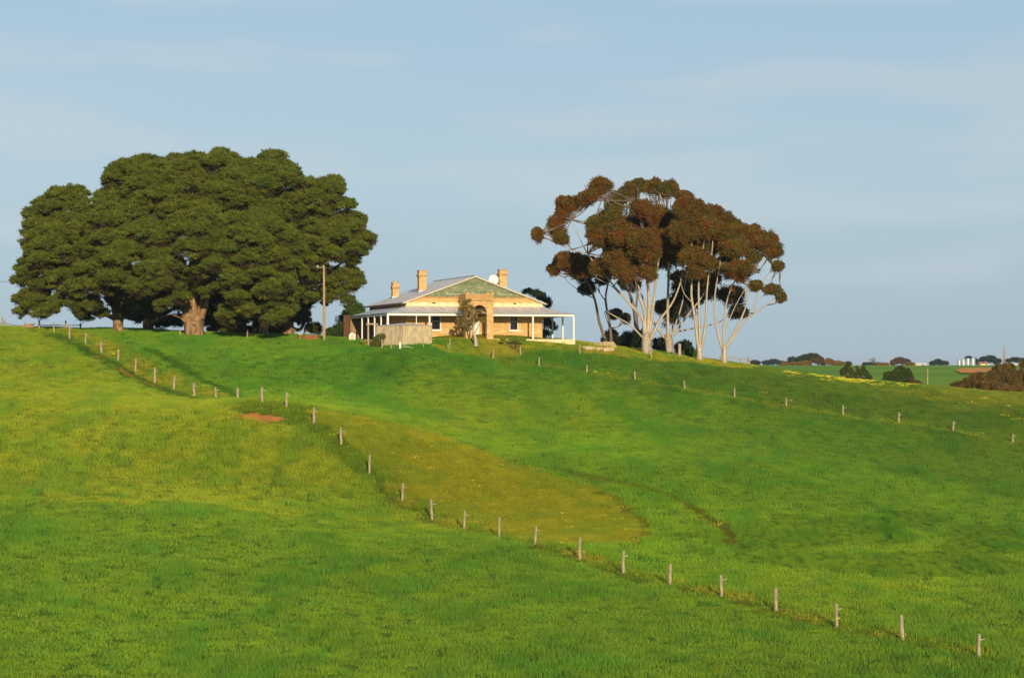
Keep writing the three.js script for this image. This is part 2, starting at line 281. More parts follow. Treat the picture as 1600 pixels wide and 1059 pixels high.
M.rock = std({ map: noiseTexture(128, (u, v) => { const n = tfbm(u, v, 8, 530, 5); return [.72 + .3 * (n - .4), .64 + .3 * (n - .4), .48 + .3 * (n - .4)]; }) });
M.rust = std({ map: noiseTexture(128, (u, v) => { const n = tfbm(u, v, 8, 540, 4); return [.55 + .3 * (n - .4), .33 + .25 * (n - .4), .2 + .2 * (n - .4)]; }) });
M.silver = std({ color: rgb(.50, .52, .54), roughness: 0.35, metalness: 0.5 });
M.insulator = std({ color: rgb(.55, .52, .45) });
M.wire = std({ color: rgb(.12, .12, .12) });
M.mast = std({ color: rgb(.55, .32, .24) });
M.roofRed = std({ color: rgb(.42, .18, .1) });

// ---------------------------------------------------------------- geometry helpers
function box(w, h, d, x = 0, y = 0, z = 0, ry = 0, rx = 0, rz = 0) { const g = new THREE.BoxGeometry(w, h, d); if (rx) g.rotateX(rx); if (rz) g.rotateZ(rz); if (ry) g.rotateY(ry); g.translate(x, y, z); return boxUv(g); }
function boxUv(g, s = 0.5) {                                                // uv in units of 2 m from the face's own plane
  const p = g.attributes.position, n = g.attributes.normal, uv = new Float32Array(p.count * 2);
  for (let i = 0; i < p.count; i++) { const ax = Math.abs(n.getX(i)), ay = Math.abs(n.getY(i)), az = Math.abs(n.getZ(i)); const [u, v] = ax > ay && ax > az ? [p.getZ(i), p.getY(i)] : ay > az ? [p.getX(i), p.getZ(i)] : [p.getX(i), p.getY(i)]; uv[i * 2] = u * s; uv[i * 2 + 1] = v * s; }
  g.setAttribute('uv', new THREE.BufferAttribute(uv, 2)); return g;
}
const merge = (list) => mergeGeometries(list.map((g) => { const q = g.index ? g.toNonIndexed() : g; for (const k of Object.keys(q.attributes)) if (!['position', 'normal', 'uv'].includes(k)) q.deleteAttribute(k); return q; }));
// a limb that tapers along a smooth line through the points; radii per point
function limb(points, radii, rad = 8, seg = 6, knob = 0.1, k = 0) {
  const curve = new THREE.CatmullRomCurve3(points, false, 'centripetal'), n = (points.length - 1) * seg, fr = curve.computeFrenetFrames(n, false), pos = [], uv = [], idx = [];
  let along = 0, prev = null;
  for (let i = 0; i <= n; i++) {
    const t = i / n, c = curve.getPoint(t), f = t * (points.length - 1), a = Math.min(Math.floor(f), points.length - 2), R = lerp(radii[a], radii[a + 1], f - a);
    if (prev) along += c.distanceTo(prev); prev = c;
    for (let j = 0; j <= rad; j++) {
      const th = (j % rad) / rad * Math.PI * 2, w = R * (1 + knob * (vnoise((j % rad) * 1.7 + k * 13, along * 1.1 + k * 7, 5) - 0.5) * 2), q = c.clone().addScaledVector(fr.normals[i], Math.cos(th) * w).addScaledVector(fr.binormals[i], Math.sin(th) * w);
      pos.push(q.x, q.y, q.z); uv.push(j / rad * Math.max(1, Math.round(R * 4)), along * 0.4);
    }
  }
  for (let i = 0; i < n; i++) for (let j = 0; j < rad; j++) { const a = i * (rad + 1) + j, b = a + rad + 1; idx.push(a, b, a + 1, b, b + 1, a + 1); }
  const g = new THREE.BufferGeometry(); g.setAttribute('position', new THREE.Float32BufferAttribute(pos, 3)); g.setAttribute('uv', new THREE.Float32BufferAttribute(uv, 2)); g.setIndex(idx); g.computeVertexNormals(); return g;
}
// thin faces in all directions: blades, needles, leaves. spec() returns [base, tip, width, tone]
function blades(n, spec, bend = 0.15) {
  const pos = [], col = [], nor = [];
  for (let i = 0; i < n; i++) {
    const [b, t, w, tone, quad] = spec(i), up = t.clone().sub(b), side = V(rr(-1, 1), rr(-0.4, 0.4), rr(-1, 1)).cross(up).normalize().multiplyScalar(w / 2), N = side.clone().cross(up).normalize();
    if (quad) {
      const m = b.clone().lerp(t, 0.45).addScaledVector(N, bend * up.length()), a = m.clone().add(side), c = m.clone().sub(side);
      for (const tri of [[b, a, t], [b, t, c]]) { const nn = tri[1].clone().sub(tri[0]).cross(tri[2].clone().sub(tri[0])).normalize(); for (const q of tri) { pos.push(q.x, q.y, q.z); nor.push(nn.x, nn.y, nn.z); col.push(tone, tone, tone); } }
    } else for (const q of [b.clone().sub(side), b.clone().add(side), t]) { pos.push(q.x, q.y, q.z); nor.push(N.x, N.y, N.z); col.push(tone, tone, tone); }
  }
  const g = new THREE.BufferGeometry(); g.setAttribute('position', new THREE.Float32BufferAttribute(pos, 3)); g.setAttribute('normal', new THREE.Float32BufferAttribute(nor, 3)); g.setAttribute('color', new THREE.Float32BufferAttribute(col, 3)); return g;
}
const ball = () => { for (;;) { const v = V(rr(-1, 1), rr(-1, 1), rr(-1, 1)); if (v.lengthSq() < 1 && v.lengthSq() > 0.01) return v; } };

// ---------------------------------------------------------------- ground, one sheet to the horizon
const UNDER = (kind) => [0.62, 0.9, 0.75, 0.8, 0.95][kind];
{
  const axis = (marks) => { const out = []; for (const [a, b, s] of marks) for (let t = a; t < b - 1e-6; t += s) out.push(t); out.push(marks.at(-1)[1]); return out; };
  const xs = axis([[-9000, -2000, 1000], [-2000, -400, 100], [-400, -80, 16], [-80, 80, 0.4], [80, 400, 8], [400, 2000, 100], [2000, 9000, 1000]]);
  const ds = axis([[-600, 0, 60], [0, 90, 6], [90, 260, 0.4], [260, 340, 4], [340, 1400, 12], [1400, 3000, 100], [3000, 12000, 900]]);
  const nx = xs.length, nd = ds.length, pos = new Float32Array(nx * nd * 3), col = new Float32Array(nx * nd * 3), uv = new Float32Array(nx * nd * 2), idx = [];
  for (let j = 0; j < nd; j++) for (let i = 0; i < nx; i++) {
    const x = xs[i], d = ds[j], o = j * nx + i;
    pos.set([x, ground(x, -d), -d], o * 3); uv.set([x / 3, d / 3], o * 2);
    let c;
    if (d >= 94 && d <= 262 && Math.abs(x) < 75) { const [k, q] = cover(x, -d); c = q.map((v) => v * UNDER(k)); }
    else if (d > 262) {
      const n = fbm(x / 60, d / 150, 141, 4), m = fbm(x / 14, d / 30, 151, 3), f = lerp(0.85, 1.15, m);
      c = [lerp(.15, .20, n) * f, lerp(.27, .32, n) * f, .022];
      const band = smooth(0.5, 0.6, fbm(x / 200, d / 90, 161, 2)); c = [lerp(c[0], .26, band * .5), lerp(c[1], .37, band * .5), c[2]];
    } else c = [.10, .19, .012];
    col.set(c, o * 3);
  }
  for (let j = 0; j + 1 < nd; j++) for (let i = 0; i + 1 < nx; i++) { const a = j * nx + i, b = a + nx; idx.push(a, a + 1, b, b, a + 1, b + 1); }
  const g = new THREE.BufferGeometry(); g.setAttribute('position', new THREE.BufferAttribute(pos, 3)); g.setAttribute('color', new THREE.BufferAttribute(col, 3)); g.setAttribute('uv', new THREE.BufferAttribute(uv, 2)); g.setIndex(idx); g.computeVertexNormals();
  part('ground', g, M.ground, scene).userData.kind = 'structure';
}

// ---------------------------------------------------------------- house
const HA = 17 * Math.PI / 180, FLOOR = 2.58;
const H0 = P(634, 530, 234); H0.y = FLOOR;
const houseLocal = (x, z) => V(H0.x + x * Math.cos(HA) + z * Math.sin(HA), 0, H0.z - x * Math.sin(HA) + z * Math.cos(HA));   // world of a house point
const inHouse = (wx, wz) => { const dx = wx - H0.x, dz = wz - H0.z, x = dx * Math.cos(HA) - dz * Math.sin(HA), z = dx * Math.sin(HA) + dz * Math.cos(HA); return [x, z]; };
const HW = 15, HD = 16.4, EAVE = 3.9, APEX = 6.62, VD = 2.6, slope = (APEX - EAVE) / (HW / 2);
const house = thing('farmhouse', 'sandstone farmhouse with green gable, iron roof and white posted verandah', 'farmhouse', H0, HA);
function extrudeWall(shape, depth, z) { const g = new THREE.ExtrudeGeometry(shape, { depth, bevelEnabled: false }); g.translate(0, 0, z); return boxUv(g); }
{
  // front wall with two window openings and the door
  const s = new THREE.Shape([[0, -0.6], [HW, -0.6], [HW, EAVE - 0.05], [HW - 1.55, 4.42], [1.55, 4.42], [0, EAVE - 0.05]].map(([x, y]) => new THREE.Vector2(x, y)));
  const hole = (x, y, w, h) => s.holes.push(new THREE.Path([[x, y], [x, y + h], [x + w, y + h], [x + w, y]].map(([a, b]) => new THREE.Vector2(a, b))));
  const WIN = [[2.75, 0.95, 1.08, 1.5], [11.35, 0.95, 1.0, 1.5]];
  for (const w of WIN) hole(...w);
  hole(6.55, 0, 1.5, 2.5);
  part('front_wall', extrudeWall(s, 0.4, -0.4), M.stone, house);
  part('side_wall', box(0.4, EAVE + 0.5, HD - 0.4, 0.2, EAVE / 2 - 0.35, -HD / 2 - 0.2), M.stone, house);
  part('side_wall', box(0.4, EAVE + 0.5, HD - 0.4, HW - 0.2, EAVE / 2 - 0.35, -HD / 2 - 0.2), M.stone, house);
  const bs = new THREE.Shape([[0.4, -0.6], [HW - 0.4, -0.6], [HW - 0.4, EAVE], [HW / 2, APEX - 0.15], [0.4, EAVE]].map(([x, y]) => new THREE.Vector2(x, y)));
  part('back_wall', extrudeWall(bs, 0.35, -HD), M.stone, house);
  part('floor', box(HW - 0.8, 0.2, HD - 0.8, HW / 2, -0.1, -HD / 2), M.brown, house);
  part('inner_wall', box(HW - 0.8, 3.6, 0.2, HW / 2, 1.8, -4), M.brown, house);
  // smooth rendered band under the stone band
  part('render_band', merge([box(HW - 0.02, 0.42, 0.05, HW / 2, 3.62, 0.027)]), M.render, house);
  part('string_course', merge([box(HW - 3.3, 0.10, 0.12, HW / 2, 4.4, 0.06)]), M.stoneDark, house);
  for (const x of [3.0, 11.9]) part('air_vent', box(0.3, 0.14, 0.04, x, 3.78, 0.06), M.dark, house);
  WIN.forEach(([x, y, w, h]) => {
    const win = part('window', merge([box(0.09, h, 0.1, x + 0.045, y + h / 2, -0.12), box(0.12, h, 0.12, x + w - 0.06, y + h / 2, -0.1), box(w, 0.08, 0.1, x + w / 2, y + h - 0.04, -0.12), box(w, 0.07, 0.12, x + w / 2, y + h * 0.6, -0.1), box(w, 0.07, 0.1, x + w / 2, y + 0.035, -0.12)]), M.white, house);
    part('pane', box(w - 0.18, h - 0.12, 0.02, x + w / 2, y + h / 2, -0.2), M.dark, win);
    part('sill', box(w + 0.25, 0.13, 0.2, x + w / 2, y - 0.065, 0.05), M.white, win);
  });
  const door = part('door', merge([box(0.12, 2.5, 0.12, 6.61, 1.25, -0.2), box(0.12, 2.5, 0.12, 7.99, 1.25, -0.2), box(1.3, 0.12, 0.12, 7.3, 2.44, -0.2), box(0.6, 2.3, 0.06, 7.0, 1.15, -0.26), box(0.6, 2.3, 0.06, 7.64, 1.15, -0.26)]), M.white, house);
  part('door_panel', merge([box(0.36, 0.7, 0.05, 7.0, 0.6, -0.215), box(0.36, 0.9, 0.05, 7.0, 1.6, -0.215), box(0.36, 0.7, 0.05, 7.64, 0.6, -0.215), box(0.36, 0.9, 0.05, 7.64, 1.6, -0.215)]), M.whiteOld, door);
  part('door_knob', new THREE.SphereGeometry(0.05, 8, 6).translate(7.36, 1.05, -0.19), M.gutter, door);
  // gable boards, one by one
  const y0 = 4.46, bh = 0.178, half = (y) => (APEX - 0.05 - y) / slope;
  for (let i = 0; i < 13; i++) {
    const y = y0 + i * bh, a = Math.min(HW / 2 - 0.1, half(y)), b = Math.max(0.02, half(y + bh));
    if (y + bh > APEX - 0.06) break;
    const sh = new THREE.Shape([[HW / 2 - a, 0], [HW / 2 + a, 0], [HW / 2 + b, bh + 0.02], [HW / 2 - b, bh + 0.02]].map(([x, q]) => new THREE.Vector2(x, q)));
    const g = new THREE.ExtrudeGeometry(sh, { depth: 0.03, bevelEnabled: false }); g.rotateX(-0.14 + rr(-0.02, 0.02)); g.translate(0, y, -0.06 + 0.055); boxUv(g, 0.35);
    const p = g.attributes.uv; for (let k = 0; k < p.count; k++) p.setXY(k, p.getX(k) + i * 0.37, p.getY(k) + i * 0.21);
    part('weatherboard', g, M.greenPaint[Math.floor(rnd() * 4)], house);
  }
  // roof: two slopes of iron sheets, front to back, with ridge, barge boards and gutters
  const OV = 0.28, L = HD + 2 * OV;
  for (const sgn of [-1, 1]) {
    const run = HW / 2 + 0.35, len = Math.hypot(run, run * slope), ang = Math.atan(slope), n = 10;
    const roof = new THREE.Group(); roof.name = 'roof';
    const sheets = [];
    for (let i = 0; i < n; i++) {
      const sh = box(len, 0.03, L / n + 0.03, 0, 0, 0); const uv = sh.attributes.uv, q = sh.attributes.position; for (let k = 0; k < q.count; k++) uv.setXY(k, (q.getZ(k) + i * 1.7) / 2, q.getX(k) / 4 + i * 0.13);
      sh.rotateZ(-sgn * ang); sh.translate(HW / 2 + sgn * run / 2, APEX - run * slope / 2 + 0.03 + (i % 2) * 0.006, OV - L / n * (i + 0.5)); sheets.push(sh);
    }
    const r = part('roof', merge(sheets), M.iron, house);
    part('barge_board', box(len, 0.10, 0.05, 0, 0, 0).rotateZ(-sgn * ang).translate(HW / 2 + sgn * run / 2, APEX - run * slope / 2 - 0.05, OV - 0.03), M.barge, r);
    part('gutter', box(0.16, 0.14, L, HW / 2 + sgn * (run + 0.06), APEX - run * slope - 0.05, OV - L / 2), M.gutter, r);
    part('eave_board', box(run - HW / 2 + 0.02, 0.03, L - 0.2, HW / 2 + sgn * (HW / 2 + run) / 2, APEX - run * slope - 0.06, OV - L / 2), M.brown, r);
  }
  part('ridge_cap', new THREE.CylinderGeometry(0.09, 0.09, L + 0.02, 8).rotateX(Math.PI / 2).translate(HW / 2, APEX + 0.06, OV - L / 2), M.iron, house);
  // chimneys
  const chim = (x, z, w, top, base, pot) => {
    const shaft = box(w, top - base, w, x, (top + base) / 2, z), c = part('chimney', shaft, M.stone, house);
    part('chimney_cap', merge([box(w + 0.2, 0.16, w + 0.2, x, top - 0.42, z), box(w + 0.1, 0.12, w + 0.1, x, top - 0.56, z), box(w + 0.06, 0.12, w + 0.06, x, top + 0.05, z)]), M.stoneDark, c);
    part('flashing', box(w + 0.16, 0.26, w + 0.16, x, base + 0.22, z), M.silver, c);
    if (pot) part('chimney_pot', merge([new THREE.CylinderGeometry(0.13, 0.13, 0.22, 10).translate(x, top + 0.2, z), new THREE.SphereGeometry(0.16, 10, 8).translate(x, top + 0.34, z)]), M.silver, c);
  };
  chim(3.67, -7.4, 0.80, 7.4, EAVE + 3.67 * slope - 0.25);
  chim(2.25, -13.7, 0.68, 6.3, EAVE + 2.25 * slope - 0.22, true);
  chim(12.75, -7.4, 0.82, 7.6, EAVE + 2.25 * slope - 0.3);
  // verandah roof on three sides, hipped at the corners, dipping a little in the middle
  const TOPY = 3.45, LOWY = 2.66, O = 0.12, vx0 = -VD - O, vx1 = HW + VD + O, vz = VD + O, zb = -14.6;
  function sheet(a, b, c, d) {                                              // a-b along the wall, d-c along the gutter
    const n = 5, pos = [], uv = [], idx = [];
    for (let i = 0; i <= n; i++) for (let j = 0; j <= 1; j++) { const t = i / n, A = j ? b : a, B = j ? c : d, q = A.clone().lerp(B, t); q.y -= Math.sin(t * Math.PI) * 0.06; pos.push(q.x, q.y, q.z); uv.push((Math.abs(a.z - b.z) > 0.5 ? q.z : q.x) / 2, t); }
    for (let i = 0; i < n; i++) { const k = i * 2; idx.push(k, k + 2, k + 1, k + 1, k + 2, k + 3); }
    const g = new THREE.BufferGeometry(); g.setAttribute('position', new THREE.Float32BufferAttribute(pos, 3)); g.setAttribute('uv', new THREE.Float32BufferAttribute(uv, 2)); g.setIndex(idx); g.computeVertexNormals();
    const under = g.clone(); under.translate(0, -0.03, 0); return mergeGeometries([g, under]);
  }
  part('verandah_roof', sheet(V(0, TOPY, 0.06), V(HW, TOPY, 0.06), V(vx1, LOWY, vz), V(vx0, LOWY, vz)), M.iron, house);
  part('verandah_roof', sheet(V(-0.01, TOPY, zb), V(-0.01, TOPY, 0.06), V(vx0, LOWY, vz), V(vx0, LOWY, zb)), M.ironBlue, house);
  part('verandah_roof', sheet(V(HW + 0.01, TOPY, 0.06), V(HW + 0.01, TOPY, -9), V(vx1, LOWY, -9), V(vx1, LOWY, vz)), M.ironBlue, house);
  // beams
  const PX0 = 5.72, PX1 = 8.72;
  part('verandah_beam', box(PX0 + VD + 0.06, 0.23, 0.09, (PX0 - VD - 0.06) / 2, LOWY - 0.16, VD), M.white, house);
  part('verandah_beam', box(HW + VD + 0.06 - PX1, 0.23, 0.09, (HW + VD + 0.06 + PX1) / 2, LOWY - 0.16, VD), M.white, house);
  part('verandah_beam', box(0.09, 0.22, -zb + VD - 0.1, -VD, LOWY - 0.16, (VD + zb) / 2 - 0.06), M.white, house);
  part('verandah_beam', box(0.09, 0.22, 9 + VD - 0.1, HW + VD, LOWY - 0.16, (VD - 9) / 2 - 0.06), M.white, house);
  // posts, one by one
  const post = (x, z, w = 0.15, base = 0) => part('verandah_post', box(w, LOWY - 0.29 - base, w, x, (LOWY - 0.29 + base) / 2, z), M.white, house);
  post(-VD, VD, 0.2); post(1.85, VD, 0.16); post(0.45, VD, 0.07); post(13.1, VD, 0.16); post(HW + VD, VD, 0.2);
  for (const z of [-0.3, -3.2, -6.1, -9.0]) post(-VD, z, 0.14);
  for (const z of [-1.0, -4.5, -8.8]) post(HW + VD, z, 0.15);
  // paved floor of the verandah with its edge
  part('verandah_floor', merge([box(HW + 2 * VD + 0.3, 0.7, VD + 0.15, HW / 2, -0.36, VD / 2 + 0.08), box(VD + 0.15, 0.7, HD, -VD / 2 - 0.08, -0.36, -HD / 2), box(VD + 0.15, 0.7, 9, HW + VD / 2 + 0.08, -0.36, -4.5)]), M.render, house);
  // wall that closes the left verandah at the back, and a board wall beyond it
  part('verandah_end_wall', box(VD + 0.05, 2.6, 0.12, -VD / 2 - 0.02, 1.3, zb + 0.1), M.brownLight = std({ map: woodTex, color: rgb(.62, .46, .34) }), house);
  part('board_wall', merge([0, 1, 2, 3].map((i) => box(0.16, 2.9, 0.06, -VD - 0.25 - i * 0.17, 1.35 + (i % 2) * 0.04, zb + 0.3 - i * 0.01))), M.brown, house);
  // entrance porch: arch, side arches, parapet
  const pz1 = VD + 0.2, PT = 4.05, arch = (w, h0, hw, cx, spring) => {
    const f = new THREE.Shape([[0, -0.6], [cx - hw, -0.6]].map(([x, y]) => new THREE.Vector2(x, y)));
    f.lineTo(cx - hw, spring); f.absarc(cx, spring, hw, Math.PI, 0, true); f.lineTo(cx + hw, -0.6); f.lineTo(w, -0.6); f.lineTo(w, h0); f.lineTo(0, h0); f.closePath(); return f;
  };
  const pw = PX1 - PX0, porch = part('porch', extrudeWall(arch(pw, PT, 0.78, pw / 2, 2.75), 0.5, 0).translate(PX0, 0, pz1 - 0.5), M.stone, house);
  for (const x of [PX0 + 0.4, PX1]) { const g = extrudeWall(arch(pz1 - 0.5, PT, 0.75, (pz1 - 0.5) / 2, 2.2), 0.4, 0); g.rotateY(-Math.PI / 2); g.translate(x, 0, 0); part('porch_side', g, M.stone, porch); }
  part('porch_roof', box(pw - 0.02, 0.1, pz1 - 0.02, PX0 + pw / 2, PT - 0.06, pz1 / 2), M.stoneDark, porch);
  const parapet = part('parapet', merge([box(pw + 0.04, 0.62, 0.3, PX0 + pw / 2, PT + 0.31, pz1 - 0.14), box(0.3, 0.62, pz1 - 0.4, PX0 + 0.13, PT + 0.31, (pz1 - 0.4) / 2), box(0.3, 0.62, pz1 - 0.4, PX1 - 0.13, PT + 0.31, (pz1 - 0.4) / 2)]), M.stoneDark, porch);
  part('ledge', merge([box(pw + 0.3, 0.14, 0.16, PX0 + pw / 2, PT - 0.02, pz1 + 0.06), box(0.14, 0.14, pz1, PX0 - 0.06, PT - 0.02, pz1 / 2 - 0.05), box(0.14, 0.14, pz1, PX1 + 0.06, PT - 0.02, pz1 / 2 - 0.05)]), M.stoneDark, porch);
  for (const x of [PX0 + 0.2, PX1 - 0.62, PX1 - 0.1]) part('merlon', box(0.36, 0.2, 0.34, x, PT + 0.72, pz1 - 0.14), M.stoneDark, parapet);
}
{ // dish on the right slope
  const p = houseLocal(11.35, -6); p.y = FLOOR + 6.5;
  const dish = thing('satellite_dish', 'round white satellite dish on the roof beside the right chimney', 'satellite dish', p, 0.1);
  const prof = []; for (let i = 0; i <= 8; i++) { const r = i / 8 * 0.54; prof.push(new THREE.Vector2(r, r * r * 0.4)); }
  part('reflector', new THREE.LatheGeometry(prof, 28).rotateX(Math.PI / 2 - 0.25).translate(0, 0, 0), M.white, dish);
  part('feed_arm', limb([V(0, -0.5, 0.1), V(0, -0.25, 0.45), V(0, 0.02, 0.62)], [0.02, 0.02, 0.03], 6, 3, 0), M.silver, dish);
  part('mount_pole', new THREE.CylinderGeometry(0.035, 0.035, 1.5, 8).translate(0, -0.75, -0.08), M.silver, dish);
}

// ---------------------------------------------------------------- tank, frame and small things round the house
const at = (px, py, d) => { const p = P(px, py, d); p.y = ground(p.x, p.z); return p; };
{
  const p = at(631, 540, 229.3), top = P(635, 508, 226.6).y - p.y, SIDE = 4.05;
  const tank = thing('water_tank', 'low box-shaped beige concrete tank with a thin grey lid before the verandah', 'tank', p, 46 * Math.PI / 180);
  for (let f = 0; f < 4; f++) for (let i = 0; i < 4; i++) {                // four panels to a side, with open joints
    const w = SIDE / 4 - 0.02, g = box(w, top + 1.3, 0.16, (i - 1.5) * SIDE / 4, top / 2 - 0.65 + (i % 2) * 0.012, SIDE / 2 - 0.08); g.rotateY(f * Math.PI / 2);
    const uv = g.attributes.uv; for (let k = 0; k < uv.count; k++) uv.setXY(k, uv.getX(k) * 0.5 + f * 0.37 + i * 0.23, uv.getY(k) * 0.5 + i * 0.11);
    part('panel', g, M.tank, tank);
  }
  part('inner_shell', box(SIDE - 0.3, top + 0.3, SIDE - 0.3, 0, top / 2 - 0.2, 0), M.gutter, tank);
  part('lid', new THREE.ConeGeometry((SIDE / 2 + 0.08) * Math.SQRT2, 0.26, 4).rotateY(Math.PI / 4).translate(0, top + 0.14, 0), M.iron, tank);
  const q = at(580, 534, 229.5), fr = thing('timber_trestle', 'small timber trestle of two posts and a beam left of the beige tank', 'trestle', q);
  const fh = P(580, 507, 229.5).y - q.y;
  part('post', box(0.13, fh + 0.3, 0.13, -0.3, fh / 2 - 0.15, 0), M.post, fr);
  part('post', box(0.13, fh + 0.3, 0.13, 0.55, fh / 2 - 0.15, -0.2), M.post, fr);
  part('beam', box(1.2, 0.14, 0.16, 0.05, fh + 0.06, -0.1, 0.2), M.post, fr);
  // white arched panel at the far left of the verandah
  const w = at(550, 533, 240), wp = thing('arched_gate', 'white arched gate frame at the left end of the verandah', 'gate', w, 0.2); wp.scale.setScalar(0.82);
  const s = new THREE.Shape(); s.moveTo(-0.42, 0); s.lineTo(-0.42, 0.62); s.absarc(0, 0.62, 0.42, Math.PI, 0, true); s.lineTo(0.42, 0); s.closePath();
  const hl = new THREE.Path(); hl.moveTo(-0.26, 0.06); hl.lineTo(-0.26, 0.6); hl.absarc(0, 0.6, 0.26, Math.PI, 0, true); hl.lineTo(0.26, 0.06); hl.closePath(); s.holes.push(hl);
  part('frame', new THREE.ExtrudeGeometry(s, { depth: 0.06, bevelEnabled: false }), M.whiteOld, wp);
  part('back_panel', box(0.5, 0.75, 0.02, 0, 0.42, 0.0), M.barge, wp);
}
function simplePost(name, label, cat, px, py, d, hpx, w, mat, group, lean = 0) {
  const p = at(px, py, d), h = hpx * d / F, o = thing(name, label, cat, p, rr(0, 1), group);
  const g = new THREE.CylinderGeometry(w * 0.46, w * 0.5, h + 0.3, 9, 3); jitter(g, w * 0.08); g.translate(0, h / 2 - 0.15, 0); g.rotateZ(lean); part('post', g, mat, o);
  return o;
}
function jitter(g, a) { const p = g.attributes.position; for (let i = 0; i < p.count; i++) { const x = p.getX(i), y = p.getY(i), z = p.getZ(i), n = (k) => (hash(Math.round(x * 50), Math.round(y * 50) + k * 31, Math.round(z * 50)) - 0.5) * 2 * a; p.setXYZ(i, x + n(1), y + n(2), z + n(3)); } g.computeVertexNormals(); return g; }
simplePost('timber_post', 'thin pale post standing before the left part of the tank', 'post', 596.5, 541, 225, 13, 0.16, M.post);
simplePost('timber_post', 'short pale stub second from the left before the tank', 'post', 611, 543.5, 224.5, 9, 0.15, M.post);
simplePost('timber_post', 'fat grey-white stump before the middle of the tank', 'stump', 625, 544, 224.5, 10, 0.24, M.whiteOld);
simplePost('timber_post', 'thin pale post before the right part of the tank', 'post', 661, 541.5, 226, 14, 0.11, M.post);
simplePost('timber_post', 'thin post in the grass below the left front window', 'post', 703, 542, 229, 13, 0.12, M.post);
simplePost('timber_post', 'slim post lower in the grass left of the porch, nearest the crop', 'post', 700, 551, 227, 12, 0.12, M.post);
simplePost('timber_post', 'slim post in the grass below the right front window', 'post', 813, 544, 230, 14, 0.13, M.post);
simplePost('timber_post', 'pale post at the right of the verandah beside the rocks', 'post', 906, 549, 231, 15, 0.16, M.post);
simplePost('timber_post', 'slim pale post before the dark shade under the pines', 'post', 386, 529, 238, 14, 0.15, M.post);
simplePost('timber_post', 'short pale post just left of the thick pine trunk', 'post', 281, 523, 238, 12, 0.17, M.post);
simplePost('timber_post', 'slim post in front of the big multi-stemmed gum trunk', 'post', 1018, 557, 232, 12, 0.13, M.post);
simplePost('tree_stump', 'pale upright stump among the gum trees between two trunks', 'stump', 1062, 558, 238, 20, 0.36, M.gumBark, null, -0.02);
{
  const p = P(637, 541, 225); p.y = ground(p.x, p.z);
  const o = thing('fallen_branch', 'thin bleached branch lying in the grass before the tank', 'branch', p);
  part('stick', limb([V(-0.5, 0.16, 0), V(0, 0.12, 0.1), V(0.6, 0.02, 0.1)], [0.03, 0.03, 0.015], 6, 3), M.whiteOld, o);
}
{ // drum, logs by the pole
  let p = at(468.5, 533, 239), o = thing('rusty_drum', 'small rusty drum standing near the foot of the pole', 'drum', p);
  part('body', new THREE.CylinderGeometry(0.23, 0.23, 0.55, 14).translate(0, 0.26, 0), M.rust, o); part('lid', new THREE.CylinderGeometry(0.25, 0.25, 0.05, 14).translate(0, 0.56, 0), M.whiteOld, o);
  for (const y of [0.12, 0.38]) part('hoop', new THREE.TorusGeometry(0.235, 0.015, 6, 16).rotateX(Math.PI / 2).translate(0, y, 0), M.rust, o);
  p = at(486, 533.5, 239); o = thing('log_pile', 'low brown pile of logs left of the wooden pole', 'log pile', p);
  for (const [y, z, l, x] of [[0.13, 0, 1.4, 0], [0.13, -0.27, 1.35, 0.05], [0.13, 0.26, 1.3, -0.04], [0.35, -0.13, 1.35, 0.02], [0.35, 0.13, 1.3, 0]]) part('log', jitter(new THREE.CylinderGeometry(0.13, 0.14, l, 9, 4).rotateZ(Math.PI / 2), 0.012).translate(x, y, z), M.rust, o);
}
{ // pole and power line
  const b = at(506, 533, 238), top = P(505.5, 416, 238), h = top.y - b.y, o = thing('utility_pole', 'tall bare wooden utility pole beside the right edge of the pines', 'utility pole', b);
  part('shaft', limb([V(0, -0.5, 0), V(0, h * 0.5, 0), V(-0.03, h, 0)], [0.155, 0.135, 0.105], 12, 6, 0.04), M.poleWood, o);
  part('crossarm', box(1.0, 0.1, 0.1, -0.35, h - 0.12, 0.12, 0.5), M.postDark, o);
  for (const x of [-0.75, -0.1]) part('insulator', new THREE.CylinderGeometry(0.05, 0.06, 0.16, 8).translate(x * 0.9, h + 0.02, 0.12 - x * 0.25 - 0.15), M.whiteOld, o);
  const A = V(top.x - 0.6, top.y + 0.05, top.z), B = P(-420, 432, 300), pts = []; for (let i = 0; i <= 16; i++) { const t = i / 16, q = A.clone().lerp(B, t); q.y -= Math.sin(t * Math.PI) * 1.2; pts.push(q); }
  const l = thing('power_line', 'thin dark power line running behind the pines to the left', 'power line', V(0, 0, 0)); l.name = 'power_line';
  part('wire', new THREE.TubeGeometry(new THREE.CatmullRomCurve3(pts), 40, 0.028, 5), M.wire, l);
}

